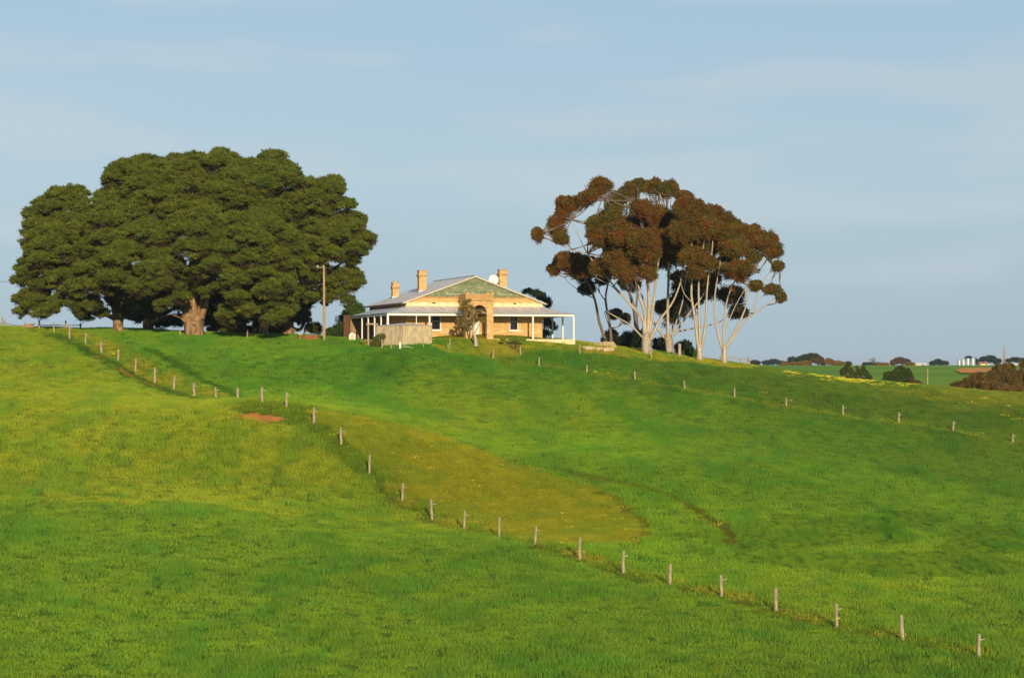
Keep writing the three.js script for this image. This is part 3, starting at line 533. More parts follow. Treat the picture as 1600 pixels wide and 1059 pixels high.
// ---------------------------------------------------------------- the two post fences
const ORD = ['first', 'second', 'third', 'fourth', 'fifth', 'sixth', 'seventh', 'eighth', 'ninth', 'tenth', 'eleventh', 'twelfth', 'thirteenth', 'fourteenth', 'fifteenth', 'sixteenth', 'seventeenth', 'eighteenth', 'nineteenth', 'twentieth', 'twenty-first', 'twenty-second', 'twenty-third', 'twenty-fourth', 'twenty-fifth', 'twenty-sixth', 'twenty-seventh', 'twenty-eighth', 'twenty-ninth', 'thirtieth'];
function fencePost(label, px, py, d, hpx, arm, group, w) {
  const p = at(px, py, d), h = hpx * d / F * 1.0, o = thing('fence_post', label, 'fence post', p, rr(-0.2, 0.2), group);
  const g = new THREE.CylinderGeometry(w * 0.44, w * 0.52, h + 0.35, 9, 5); jitter(g, w * 0.07); g.translate(0, (h - 0.35) / 2, 0); g.rotateZ(rr(-0.06, 0.06)); g.rotateX(rr(-0.05, 0.05));
  part('post', g, M.post, o);
  if (arm) part('insulator', limb([V(w * 0.3, h * 0.76, 0.02), V(w * 0.5 + 0.08, h * 0.77, 0.03), V(w * 0.5 + 0.22, h * 0.79, 0.03)], [0.018, 0.018, 0.013], 6, 3, 0), M.insulator, o);
}
const noArm = new Set([1, 3, 5, 7, 9, 13, 18, 24, 28]);
FENCE_A.forEach((p, i) => fencePost(`${noArm.has(i) ? 'plain' : 'armed'} weathered timber post, ${ORD[i]} up from the lower right end of the diagonal fence`, p.x, p.y, p.d, p.h, !noArm.has(i), 'posts of the diagonal fence', (i < 14 ? 0.17 : 0.21) * (0.85 + 0.35 * hash(i, 5, 9))));
FENCE_B.forEach((p, i) => fencePost(`thin timber post, ${ORD[i]} from the right end of the upper fence below the house`, p.x, p.y, p.d, p.h, i < 4, 'posts of the upper fence', 0.17));

// ---------------------------------------------------------------- grass
{
  const tuft = (n, r, h, w, lean) => blades(n, () => { const a = rr(0, 6.283), q = Math.sqrt(rnd()) * r, b = V(Math.cos(a) * q, -0.03, Math.sin(a) * q), L = h * rr(0.55, 1.15); return [b, b.clone().add(V(rr(-lean, lean) * L, L, rr(-lean, lean) * L)), w * rr(0.7, 1.3), rr(0.8, 1.2)]; });
  const kinds = [
    { name: 'crop_grass', label: 'green crop of young cereal grass covering the slopes of the hill', cat: 'grass', geo: tuft(60, 0.44, 0.24, 0.028, 0.4), mats: [], cols: [] },
    { name: 'short_grass', label: 'short brownish grass of the mown patch inside the diagonal fence', cat: 'grass', geo: tuft(80, 0.55, 0.10, 0.04, 0.6), mats: [], cols: [] },
    { name: 'verge_grass', label: 'rough olive grass of the verges along the wire fences', cat: 'grass', geo: tuft(34, 0.42, 0.24, 0.04, 0.6), mats: [], cols: [] },
    { name: 'dry_grass', label: 'pale yellowish grass on the crest before house and gum trees', cat: 'grass', geo: tuft(34, 0.42, 0.2, 0.04, 0.6), mats: [], cols: [] },
  ];
  const flowers = { mats: [], cols: [] }, dummy = new THREE.Object3D(), step = 0.5, nrm = V(0, 1, 0), UP = V(0, 1, 0), lean = new THREE.Quaternion();
  for (let d = 97; d < 256; d += step) {
    const half = (840 / F) * d + 1.5;
    for (let x0 = -half; x0 < half; x0 += step) {
      let x = x0 + rr(-1, 1) * step; const z = -d - rr(-1, 1) * step;
      let [k, c] = cover(x, z), row = k === 0 && inside(ROWS, x, z) && fbm(x / 4, z / 6, 181, 2) > 0.42;
      if (row) { const u = x - 0.35 * z, us = Math.round(u / 0.5) * 0.5; x += us - u + rr(-0.05, 0.05); }
      const [hx, hz] = inHouse(x, z); if (hx > -VD - 0.3 && hx < HW + VD + 0.3 && hz < VD + 0.3 && hz > -HD - 1) continue;
      const y = ground(x, z);
      const v = rr(0.84, 1.18), yel = rr(-0.07, 0.07);
      if (k < 4 || rnd() < 0.08) {
        const K = kinds[k === 4 ? 1 : k], lush = fbm(x / 3.2, z / 7.5, 81, 4);
        dummy.position.set(x, y, z); dummy.rotation.set(0, rr(0, 6.28), 0); const s = rr(0.85, 1.15); dummy.scale.set(s, s * (k ? rr(0.7, 1.3) : lerp(0.7, 1.35, smooth(0.35, 0.7, lush)) * (Math.min(toLine(SHADED_RIM, x, z)[0], toLine(TRACK1, x, z)[0]) < 1.4 ? 1.6 : 1) * rr(0.85, 1.15)), s); if (row) { dummy.rotation.y = 0.34; dummy.scale.x *= 0.42; dummy.scale.y *= 1.25; }
        nrm.set(ground(x - 0.6, z) - ground(x + 0.6, z), 1.2, ground(x, z - 0.6) - ground(x, z + 0.6)).normalize(); dummy.quaternion.premultiply(lean.setFromUnitVectors(UP, nrm)); dummy.updateMatrix();
        K.mats.push(dummy.matrix.clone()); K.cols.push(rgb(c[0] * v * (1 + yel), c[1] * v, c[2] * v));
        if (k === 1) { dummy.position.x += 0.25; dummy.position.z += 0.25; dummy.rotateY(2); dummy.updateMatrix(); K.mats.push(dummy.matrix.clone()); K.cols.push(rgb(c[0], c[1], c[2])); }
      }
      const inY = inside(YELLOW, x, z), f = inY ? 0.62 * smooth(0.40, 0.60, fbm(x / 1.6, z / 2, 171, 3)) : inside(YELLOW2, x, z) ? 0.10 * smooth(0.5, 0.65, fbm(x / 2, z / 2, 172, 3)) : k === 1 ? 0.02 : k === 2 ? 0.01 : d > 212 && x > 24 ? 0.012 * smooth(0.5, 0.62, fbm(x / 4, z / 4, 173, 2)) : 0;
      if (rnd() < f) { dummy.position.set(x, y + (k === 1 ? 0.06 : 0.2), z); dummy.rotation.set(0, rr(0, 6.28), 0); dummy.scale.setScalar(rr(0.6, 1.2)); dummy.updateMatrix(); flowers.mats.push(dummy.matrix.clone()); }
    }
  }
  for (const K of kinds) tag(many(K.name, K.geo, M.blade, K.mats, K.cols, scene), K.label, K.cat, null, 'stuff');
  const fg = blades(10, () => { const b = V(rr(-0.3, 0.3), rr(-0.06, 0.08), rr(-0.3, 0.3)); return [b, b.clone().add(V(rr(-0.05, 0.05), rr(0.03, 0.07), rr(-0.05, 0.05))), 0.07, rr(0.8, 1.2)]; });
  tag(many('yellow_flowers', fg, M.petal, flowers.mats, null, scene), 'yellow wildflowers scattered in drifts along the right crest and in the grass', 'flowers', null, 'stuff');
  console.log('grass', kinds.map((k) => k.mats.length), 'flowers', flowers.mats.length);
}

// ---------------------------------------------------------------- foliage
const pineTuft = blades(18, () => { const v = ball().normalize(); v.y = v.y * 0.7 + 0.35; v.normalize(); const b = ball().multiplyScalar(0.1); return [b, b.clone().addScaledVector(v, rr(0.2, 0.36)), 0.055, rr(0.7, 1.3)]; });
const leafTuft = blades(14, () => { const v = ball().normalize(); v.y = v.y * 0.5 - 0.35; v.normalize(); const b = ball().multiplyScalar(0.26); return [b, b.clone().addScaledVector(v, rr(0.14, 0.26)), rr(0.05, 0.09), rr(0.65, 1.35), true]; });
const bushTuft = blades(12, () => { const v = ball().normalize(); v.y = v.y * 0.7 + 0.3; v.normalize(); const b = ball().multiplyScalar(0.16); return [b, b.clone().addScaledVector(v, rr(0.1, 0.22)), rr(0.06, 0.11), rr(0.65, 1.35), true]; });
const twigTuft = blades(9, () => { const v = ball().normalize(); const b = ball().multiplyScalar(0.2); return [b, b.clone().addScaledVector(v, rr(0.3, 0.6)), 0.035, rr(0.7, 1.3)]; });
M.twig = matt({ roughness: 1, color: rgb(.075, .052, .026) });
const dmy = new THREE.Object3D();
// a lobe (an uneven ellipsoid) filled with clumps, each clump with tufts
function fillLobe(out, c, rx, ry, rz, o) {
  const area = 4 * Math.PI * Math.pow(((rx * ry) ** 1.6 + (rx * rz) ** 1.6 + (ry * rz) ** 1.6) / 3, 1 / 1.6), n = Math.max(3, Math.round(area / (o.clump * o.clump) * o.cover)), ph = rr(0, 99);
  for (let i = 0; i < n; i++) {
    const v = ball().normalize(); if (v.y < (o.floor ?? -0.25) && rnd() < (o.lift ?? 0.6)) v.y *= -1;
    const stray = o.droop && rnd() < 0.3, q = (stray ? rr(1.0, 1.4) : o.droop ? rr(0.5, 1.06) : rr(0.72, 1.0)) * (0.72 + 0.56 * vnoise(v.x * 1.8 + ph, v.y * 1.8 + v.z * 1.4 + ph, 9)), cc = V(c.x + v.x * rx * q, c.y + v.y * ry * q - (stray ? 0.35 * rnd() : 0), c.z + v.z * rz * q), R = o.clump * rr(0.65, 1.2), tone = rr(0.8, 1.2), hue = rr(-1, 1);
    for (let k = 0; k < (stray ? o.tufts * 0.4 : o.tufts); k++) {
      const b = ball(); if (!o.droop) b.y = b.y * 0.62 + 0.1; else b.y = b.y * 0.95 - 0.1; const len = b.length(); b.multiplyScalar(R * (0.55 + 0.45 * len) / Math.max(len, 0.2) * Math.max(len, 0.35));
      dmy.position.copy(cc).add(b); dmy.rotation.set(rr(-0.5, 0.5), rr(0, 6.28), rr(-0.5, 0.5)); dmy.scale.setScalar(rr(0.7, 1.3) * o.size); dmy.updateMatrix(); out.mats.push(dmy.matrix.clone());
      const t = tone * rr(0.8, 1.2), col = o.colour(hue, rnd()); out.cols.push(rgb(col[0] * t, col[1] * t, col[2] * t));
    }
  }
  if (o.twigs) for (let i = 0; i < n * o.twigs; i++) {                      // bare brown twigs inside and underneath
    const v = ball(); dmy.position.set(c.x + v.x * rx * 0.85, c.y - ry * 0.25 + v.y * ry * 0.5, c.z + v.z * rz * 0.85); dmy.rotation.set(rr(-0.5, 0.5), rr(0, 6.28), rr(-0.5, 0.5)); dmy.scale.setScalar(rr(0.8, 1.6)); dmy.updateMatrix(); out.twigs.push(dmy.matrix.clone());
  }
}
const local = (g, p) => g.clone().sub(p);
let nFol = 0;
// ---------------------------------------------------------------- pines
const pineColour = (hue, u) => [lerp(.074, .125, clamp(0.5 + 0.5 * hue)) * lerp(.85, 1.15, u), lerp(.098, .138, clamp(0.5 + 0.5 * hue)), lerp(.016, .012, u)];
const pineShadeColour = (hue, u) => pineColour(hue, u).map((v) => v * 0.85);  // shade under the front crowns put into the needle colour
function pine(label, base, domes, trunks, opts = {}) {
  const b = at(base[0], base[1], base[2]), o = thing('pine_tree', label, 'pine tree', b, 0);
  trunks.forEach((t, i) => {
    const pts = t.p.map(([x, y, dd = 0]) => local(P(x, y, base[2] + dd), b)), r = t.r.map((px) => px * base[2] / F);
    part(i === 0 ? 'trunk' : 'limb', limb(pts, r, i === 0 ? 18 : 10, 7, i === 0 ? 0.22 : 0.14, i), M.pineBark, o);
  });
  const out = { mats: [], cols: [], twigs: [] };
  for (const [px, py, rxp, ryp, dz = 0, rzk = 1, lobes = null] of domes) {
    const d = base[2] + dz, C = local(P(px, py + 3, d), b), rx = rxp * d / F, ry = ryp * d / F, rz = rx * rzk;
    const n = lobes ?? Math.max(5, Math.round(rx * ry * 0.85 + 6));
    for (let i = 0; i < n; i++) {                                           // lobes spread over the dome
      const g = (i + 0.5) / n, y = lerp(1, -0.62, g), a = i * 2.39996 + rr(-0.4, 0.4), q = Math.sqrt(1 - y * y), k = opts.dark ? rr(0.3, 1.0) : rr(0.84, 1.0);
      if (Math.sin(a) * q < -0.45 && rnd() < 0.7) continue;
      const s = Math.min(rx, ry, rz) * rr(0.24, 0.38) + 0.2;
      fillLobe(out, V(C.x + Math.cos(a) * q * (rx - s * 0.8) * k * 1.1, C.y + y * (ry - s * 0.55) * k * 1.08, C.z + Math.sin(a) * q * (rz - s * 0.8) * k * 1.1), s * 1.2, s * 0.82, s * 1.2, { clump: 0.45, cover: 0.75, tufts: 11, size: 1.0, floor: -0.12, lift: 0.85, twigs: 0.7, colour: opts.dark ? pineShadeColour : pineColour });
    }
  }
  tag(many('crown', pineTuft, M.needle, out.mats, out.cols, o), null, null, null, 'stuff'); tag(many('twigs', twigTuft, M.twig, out.twigs, null, o), null, null, null, 'stuff'); nFol += out.mats.length;
  return o;
}
pine('huge domed pine with a thick pale gnarled trunk in full sun', [302, 524, 240], [
  [255, 318, 100, 74, 1], [330, 300, 92, 62, 2], [412, 318, 78, 72, 2], [195, 372, 66, 60, -3], [300, 378, 80, 62, -5], [392, 390, 72, 60, -5], [430, 372, 60, 66, 3], [220, 430, 74, 52, -6], [348, 420, 50, 36, -6, 1.0], [402, 448, 58, 44, -6], [324, 450, 22, 13, -4, 1, 7], [250, 462, 50, 30, -4], [400, 490, 60, 30, -4, 1.1]],
[{ p: [[303, 532], [303, 515], [302, 495, 0], [301, 476, 0]], r: [16.5, 15, 17, 15] },
  { p: [[296, 492], [287, 475, -.3], [282, 458, -.5], [268, 425, -1], [240, 390, -1]], r: [9, 8, 7, 6, 3] },
  { p: [[302, 490, -.6], [300, 470, -1], [304, 445, -.8], [309, 400, 0], [318, 340, 1]], r: [9, 8, 7, 6, 4] },
  { p: [[312, 495, -.3], [317, 475, -.8], [321, 455, -.8], [330, 425, 0], [350, 380, 2]], r: [8, 8, 6.5, 4, 2] },
  { p: [[290, 503, -.8], [278, 495, -1.6], [262, 492, -2], [250, 497, -2.2]], r: [2, 1.2, .9, .5] },
  { p: [[316, 340, -1], [322, 330, -2], [330, 322, -2.5]], r: [3, 2.5, 1.5] }]);
pine('left pine with a lower rounded crown reaching almost to the ground', [186, 516, 243], [
  [100, 338, 54, 44, 3], [150, 360, 50, 44, 1], [70, 372, 36, 34, 1], [110, 400, 66, 48, -2], [66, 430, 42, 36, 0], [150, 440, 66, 46, -4], [55, 474, 34, 26, 0], [110, 484, 62, 22, -2], [170, 478, 60, 22, -3], [215, 485, 40, 20, 0]],
[{ p: [[184, 522], [184, 510], [184, 495], [180, 470]], r: [9, 8, 8.5, 8] }, { p: [[184, 500], [165, 492, -.5], [145, 490, -.8], [120, 460, -1]], r: [5, 3.5, 3, 2] }, { p: [[186, 498], [205, 485], [225, 460]], r: [5, 4, 2] }, { p: [[180, 480], [150, 430], [115, 370], [105, 340]], r: [7, 5, 4, 2] }]);
pine('right pine with an open crown leaning out towards the house', [411, 527, 245], [
  [505, 330, 50, 54, 1], [470, 350, 48, 50, 0], [545, 372, 40, 40, 1], [510, 390, 56, 40, -2], [455, 420, 52, 44, -3], [538, 440, 34, 24, 0, 1, 13], [520, 462, 34, 18, 0, 1, 9], [470, 462, 30, 26, -2, 1, 5]],
[{ p: [[412, 532], [412, 510], [418, 480], [440, 430], [480, 370]], r: [8, 7, 7, 6, 3] }, { p: [[430, 450], [480, 430], [520, 420], [545, 400]], r: [4, 3, 2, 1] }, { p: [[470, 440], [500, 450], [535, 445]], r: [2.5, 2, 1] }, { p: [[440, 430], [430, 400], [420, 370]], r: [3, 2, 1] }]);
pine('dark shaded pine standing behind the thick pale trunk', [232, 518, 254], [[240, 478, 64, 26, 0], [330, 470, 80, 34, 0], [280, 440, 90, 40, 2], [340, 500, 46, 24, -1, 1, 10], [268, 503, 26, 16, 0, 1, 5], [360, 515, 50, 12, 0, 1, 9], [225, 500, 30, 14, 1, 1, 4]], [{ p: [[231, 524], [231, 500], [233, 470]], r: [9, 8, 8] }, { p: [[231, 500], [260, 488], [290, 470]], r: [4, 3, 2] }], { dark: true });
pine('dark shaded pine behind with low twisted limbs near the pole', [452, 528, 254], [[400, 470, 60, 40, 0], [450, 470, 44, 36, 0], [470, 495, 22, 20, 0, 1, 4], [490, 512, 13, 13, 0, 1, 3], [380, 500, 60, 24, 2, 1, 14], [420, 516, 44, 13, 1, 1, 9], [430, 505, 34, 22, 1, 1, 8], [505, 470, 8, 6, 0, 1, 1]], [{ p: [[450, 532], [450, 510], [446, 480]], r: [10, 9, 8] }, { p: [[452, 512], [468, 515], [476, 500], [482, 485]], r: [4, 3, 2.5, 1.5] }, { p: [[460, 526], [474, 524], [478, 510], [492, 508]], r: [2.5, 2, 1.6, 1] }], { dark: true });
// ---------------------------------------------------------------- gum trees (outline read from an enlargement: x, y, half width, half height, how red, depth)
const Z = (x, y) => [820 + x / 3.416, 270 + y / 3.416];
const gumColour = (red) => (hue, u) => { const r = clamp(red * 0.72 + 0.45 * hue); return [lerp(.128, .215, r) * lerp(.75, 1.25, u), lerp(.112, .072, r), lerp(.02, .013, r)]; };
const LOBES = [
  [70, 325, 26, 32, .8, 0, 0], [215, 175, 55, 45, .75, 1, 0], [165, 265, 52, 52, .7, 1, 0], [195, 350, 42, 42, .6, 0, 0], [405, 75, 72, 48, .6, 2, 0], [340, 140, 58, 44, .75, 0, 0], [470, 185, 56, 40, .1, 0, 0], [370, 265, 58, 52, .1, -1, 0], [480, 250, 55, 60, .2, -1, 0], [555, 95, 58, 44, .2, 3, 0], [600, 62, 45, 38, .1, 3, 0],
  [640, 195, 95, 52, .95, -1, 0], [390, 350, 64, 58, .9, -2, 0], [520, 330, 82, 58, .85, -3, 0], [620, 370, 88, 58, .75, -4, 0], [500, 450, 78, 52, .6, -2, 0], [530, 520, 72, 50, .65, -3, 0], [660, 430, 68, 50, .5, -4, 0], [655, 530, 52, 46, .65, -4, 0], [400, 490, 64, 56, .6, 0, 0],
  [680, 78, 54, 46, .15, 2, 1], [772, 92, 54, 48, .2, 2, 1], [720, 240, 92, 54, .75, 0, 1], [740, 350, 80, 58, .7, -1, 1], [790, 430, 78, 50, .5, 0, 1], [850, 680, 100, 60, .2, 7, 1], [780, 740, 76, 56, .2, 7, 1], [960, 640, 84, 56, .2, 8, 1], [860, 580, 80, 50, .3, 5, 1],
  [855, 130, 40, 30, .4, 2, 2], [850, 195, 70, 58, .7, 0, 2], [920, 182, 58, 48, .85, 0, 2], [850, 300, 88, 68, .4, -1, 2], [960, 290, 78, 68, .5, -1, 2], [1010, 222, 62, 48, .8, 1, 2], [890, 455, 76, 52, .65, -2, 2], [980, 480, 56, 46, .5, -1, 2], [910, 525, 48, 36, .5, -2, 2],
  [1070, 255, 58, 56, .65, 1, 3], [1060, 335, 72, 58, .4, 0, 3], [1150, 300, 56, 48, .4, 1, 3], [1212, 315, 48, 40, .65, 1, 3], [1272, 360, 72, 52, .65, 0, 3], [1320, 408, 50, 52, .5, 0, 3], [1215, 440, 62, 44, .4, 0, 3], [1110, 410, 78, 52, .45, -1, 3], [1150, 530, 88, 50, .6, -2, 3], [1355, 500, 30, 28, .2, 0, 3], [1232, 600, 32, 14, .1, 0, 3], [1325, 620, 56, 26, .15, 0, 3], [1370, 660, 24, 18, .15, 0, 3], [1100, 660, 74, 52, .2, 6, 3], [1140, 740, 46, 34, .2, 6, 3],
  [200, 460, 48, 40, .95, 0, 4], [150, 522, 40, 36, .85, 0, 4], [265, 480, 66, 50, .75, 0, 4], [320, 545, 56, 46, .5, 1, 4], [330, 615, 46, 38, .3, 2, 4],
  [420, 560, 40, 34, .3, 1, 5], [480, 752, 30, 20, .1, 2, 5], [440, 500, 60, 50, .4, 3, 5], [540, 770, 14, 14, .1, 2, 5],
  [195, 215, 42, 46, .8, 1, 0], [176, 315, 42, 42, .7, 1, 0], [280, 155, 52, 38, .7, 1, 0], [375, 115, 60, 44, .6, 2, 0], [500, 130, 50, 40, .3, 2, 0], [430, 240, 50, 50, .3, 1, 0], [440, 310, 55, 50, .7, 1, 0], [210, 490, 44, 36, .8, 0, 4], [345, 490, 60, 50, .6, 0, 4], [290, 530, 50, 44, .6, 0, 4], [1300, 380, 60, 55, .5, 1, 3], [1180, 350, 70, 50, .5, 1, 3], [1080, 470, 60, 46, .4, 2, 3],
  [560, 430, 70, 52, .7, 1, 0], [460, 400, 60, 50, .7, 1, 0], [600, 280, 70, 50, .5, 2, 0], [590, 470, 50, 50, .4, 2, 0], [700, 310, 80, 60, .5, 2, 1], [800, 310, 70, 60, .5, 2, 1], [720, 480, 60, 40, .3, 4, 1], [850, 390, 70, 55, .5, 2, 2], [930, 400, 70, 55, .4, 2, 2], [1010, 400, 60, 55, .4, 2, 2], [1000, 560, 60, 46, .3, 4, 2], [1060, 500, 60, 46, .4, 3, 3], [1170, 390, 60, 50, .5, 2, 3],
  [560, 600, 60, 40, .3, 4, 6], [520, 470, 60, 50, .4, 4, 6],
];
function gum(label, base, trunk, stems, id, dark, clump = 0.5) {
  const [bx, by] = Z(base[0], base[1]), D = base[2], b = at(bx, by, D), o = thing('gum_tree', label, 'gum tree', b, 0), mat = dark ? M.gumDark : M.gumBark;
  const w = (x, y, dd = 0) => local(P(...Z(x, y), D + dd), b), px = (v) => v / 3.416 * D / F * 0.78;
  part('trunk', limb(trunk.p.map((q) => w(...q)), trunk.r.map(px), 16, 6, 0.14, id), mat, o);
  stems.forEach((s, i) => part('branch', limb(s.p.map((q) => w(...q)), s.r.map(px), 9, 6, 0.08, i + id * 3), mat, o));
  const tips = stems.flatMap((s) => s.p.slice(-3).map((q) => w(...q))), out = { mats: [], cols: [] }, twigs = [];
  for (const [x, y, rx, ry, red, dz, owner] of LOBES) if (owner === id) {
    const C = w(x, y, dz), a = px(rx), h = px(ry);
    const sub = a < 1 ? 6 : 5;
    for (let e = 0; e < sub; e++) {
      const t = e / sub * 6.283 + rr(-0.6, 0.6), off = a < 1 ? rr(0.3, 0.75) : rr(0.3, 0.6), k = a < 1 ? rr(0.32, 0.62) : rr(0.52, 0.84);
      fillLobe(out, V(C.x + Math.cos(t) * a * off, C.y + h * rr(-0.5, 0.5), C.z + Math.sin(t) * a * off), a * k, h * k * 1.25, a * k, { clump: Math.min(clump, a * 0.32), cover: 0.56, tufts: 12, size: 1.1, droop: true, colour: dz > 4 || (dark && (id !== 4 || dz > 0.5)) ? (hue, u) => [.062 + .014 * hue, .064, .02] : gumColour(clamp(red + rr(-0.2, 0.2))) });  // lobes far back get their shade through a darker leaf colour
    }
    tips.sort((p, q) => p.distanceToSquared(C) - q.distanceToSquared(C));
    for (const [k, tip] of tips.slice(0, 3).entries()) {
      const mid = tip.clone().lerp(C, 0.5).add(V(rr(-0.3, 0.3), rr(-0.5, 0), rr(-0.3, 0.3)));
      twigs.push(limb([tip, mid, C.clone().add(V(rr(-.3, .3) * a, -h * 0.2, rr(-.3, .3)))], [0.075, 0.05, 0.025], 6, 4, 0.1, k));
      for (let e = 0; e < 5; e++) { const v = ball(); twigs.push(limb([mid, mid.clone().lerp(C, 0.5).addScaledVector(v, 0.3), C.clone().add(V(v.x * a, v.y * h * 0.8, v.z * a))], [0.035, 0.025, 0.012], 5, 3, 0)); }
    }
  }
  if (twigs.length) part('twigs', merge(twigs), M.gumDark, o);
  tag(many('crown', leafTuft, M.leaf, out.mats, out.cols, o), null, null, null, 'stuff'); nFol += out.mats.length;
}
gum('largest gum tree with fat pale base splitting into many stems', [652, 965, 236], { p: [[652, 1000], [652, 950], [650, 900], [652, 850]], r: [36, 32, 31, 24] }, [
  { p: [[640, 890], [628, 780], [560, 700], [440, 560], [335, 430], [250, 250]], r: [13, 10, 7, 5, 4, 2] }, { p: [[645, 880], [638, 740], [600, 640], [545, 540], [520, 400], [420, 120]], r: [12, 10, 8, 6, 5, 2] }, { p: [[655, 880], [664, 700], [655, 560], [640, 400], [600, 150]], r: [15, 12, 9, 7, 3] },
  { p: [[662, 880], [688, 700], [702, 560], [720, 440]], r: [11, 9, 7, 5] }, { p: [[672, 890], [720, 790], [790, 690], [830, 590], [850, 500]], r: [12, 9, 7, 5, 3] }, { p: [[632, 880], [560, 810], [490, 770], [430, 735]], r: [7, 5, 4, 2] }, { p: [[600, 725], [520, 660], [470, 610], [380, 560]], r: [5, 4, 3, 2] }, { p: [[335, 430], [250, 410], [160, 370], [90, 320]], r: [3.5, 3, 2.5, 1.5] }], 0);
gum('leaning brown gum tree standing right behind the largest one', [775, 968, 242], { p: [[778, 1000], [774, 940], [765, 860]], r: [30, 27, 27] }, [
  { p: [[765, 880], [764, 700], [770, 480], [760, 260], [720, 110]], r: [13, 10, 8, 5, 2] }, { p: [[745, 880], [690, 800], [620, 640], [570, 480]], r: [9, 7, 6, 3] }, { p: [[795, 870], [870, 760], [960, 640], [1000, 520]], r: [9, 6, 5, 3] }, { p: [[800, 850], [900, 830], [1050, 790], [1150, 690]], r: [7, 5, 4, 2] }, { p: [[790, 850], [840, 700], [860, 560]], r: [6, 5, 3] }], 1);
gum('slim gum tree with three upright pale stems', [935, 998, 236], { p: [[936, 1025], [934, 970], [930, 915]], r: [24, 20, 18] }, [
  { p: [[925, 930], [910, 790], [890, 640], [900, 450], [860, 210]], r: [11, 9, 8, 6, 3] }, { p: [[936, 920], [930, 700], [932, 520], [960, 350], [960, 200]], r: [10, 8, 6, 4, 2] }, { p: [[948, 930], [966, 790], [976, 600], [1000, 420], [1010, 240]], r: [9, 8, 6, 5, 2] }, { p: [[900, 700], [850, 640], [830, 560]], r: [3, 2.5, 1.5] }], 2);
gum('rightmost gum tree, wide open fork and long bare limb', [1066, 1008, 236], { p: [[1066, 1035], [1066, 985], [1066, 925]], r: [21, 18, 19] }, [
  { p: [[1052, 935], [1022, 810], [1014, 680], [1040, 500], [1065, 350]], r: [9, 7, 6, 4, 2] }, { p: [[1062, 930], [1066, 770], [1090, 650], [1140, 540]], r: [8, 6, 5, 3] }, { p: [[1078, 930], [1140, 810], [1184, 700], [1192, 560], [1240, 400]], r: [9, 7, 5, 4, 2] }, { p: [[1084, 925], [1180, 790], [1290, 705], [1375, 650]], r: [7, 5, 4, 2] }, { p: [[1225, 750], [1250, 620], [1330, 500]], r: [4, 3, 1.5] }, { p: [[1185, 790], [1230, 700], [1310, 620]], r: [3, 2.5, 1.5] }, { p: [[1066, 850], [1130, 700], [1190, 600]], r: [4, 3, 2] }], 3);
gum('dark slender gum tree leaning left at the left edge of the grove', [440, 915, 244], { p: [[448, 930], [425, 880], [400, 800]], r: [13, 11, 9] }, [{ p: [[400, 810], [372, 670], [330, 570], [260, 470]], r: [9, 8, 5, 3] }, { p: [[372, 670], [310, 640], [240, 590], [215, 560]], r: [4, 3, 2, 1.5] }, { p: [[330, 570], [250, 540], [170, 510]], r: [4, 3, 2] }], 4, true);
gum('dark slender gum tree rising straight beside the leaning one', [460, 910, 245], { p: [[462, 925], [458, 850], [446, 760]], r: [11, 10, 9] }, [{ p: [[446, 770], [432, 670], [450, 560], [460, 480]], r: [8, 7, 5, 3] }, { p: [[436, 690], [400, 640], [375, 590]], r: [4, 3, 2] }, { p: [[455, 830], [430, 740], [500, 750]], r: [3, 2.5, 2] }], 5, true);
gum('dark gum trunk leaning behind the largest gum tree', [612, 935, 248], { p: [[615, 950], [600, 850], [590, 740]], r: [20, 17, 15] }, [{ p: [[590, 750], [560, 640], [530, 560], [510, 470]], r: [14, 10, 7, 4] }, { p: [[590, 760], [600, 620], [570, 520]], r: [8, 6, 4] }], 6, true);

// ---------------------------------------------------------------- shrubs
function shrub(name, label, px, py, d, lobes, colour, opt = {}) {
  const b = at(px, py, d); if (opt.y != null) b.y = opt.y; const o = thing(name, label, opt.cat ?? 'shrub', b, 0, opt.group), out = { mats: [], cols: [] }, stems = [];
  for (const [x, y, rx, ry, dz = 0] of lobes) {
    const C = local(P(x, y, d + dz), b), a = rx * d / F, h = ry * d / F, cl = (opt.clump ?? 0.4);
    fillLobe(out, C, a * 0.85, h * 0.85, a * 0.8, { clump: cl, cover: opt.cover ?? 0.8, tufts: opt.tufts ?? 12, size: opt.size ?? 1, colour });
    for (let i = 0; i < 3; i++) stems.push(limb([V(rr(-.2, .2) * a, -0.3, rr(-.2, .2)), C.clone().multiplyScalar(0.5).add(V(rr(-.2, .2), 0, 0)), C.clone().add(V(rr(-.6, .6) * a, rr(-.2, .6) * h, 0))], [0.05 * (opt.size ?? 1), 0.035 * (opt.size ?? 1), 0.02], 5, 3));
  }
  part('stem', merge(stems), opt.stemMat ?? M.pineDark, o);
  tag(many('foliage', bushTuft, M.leaf, out.mats, out.cols, o), null, null, null, 'stuff'); nFol += out.mats.length;
  if (opt.kind) o.userData.kind = opt.kind;
  return o;
}
const shade = (r, g, b, s = 0.25) => (hue, u) => [r * (1 + s * hue), g * (1 + s * 0.6 * hue), b * lerp(.8, 1.2, u)];
shrub('shrub', 'sunny green bush behind the far left end of the verandah', 552, 520, 262, [[552, 492, 22, 18], [540, 510, 16, 18], [528, 524, 18, 12], [562, 505, 16, 20]], shade(.075, .12, .02), { clump: 0.5 });
shrub('shrub', 'low green bush just right of the wooden pole', 525, 528, 248, [[522, 523, 14, 10], [535, 517, 12, 14]], shade(.05, .085, .02));
shrub('tree', 'dark tree crown showing behind the right slope of the roof', 850, 520, 266, [[826, 457, 9, 4], [836, 460, 9, 5], [845, 464, 8, 5], [853, 471, 6, 4], [858, 477, 5, 5], [852, 500, 8, 9], [860, 508, 8, 6], [851, 522, 7, 5], [865, 513, 4, 4]], shade(.03, .04, .018), { cat: 'tree', clump: 0.4, cover: 0.7 });
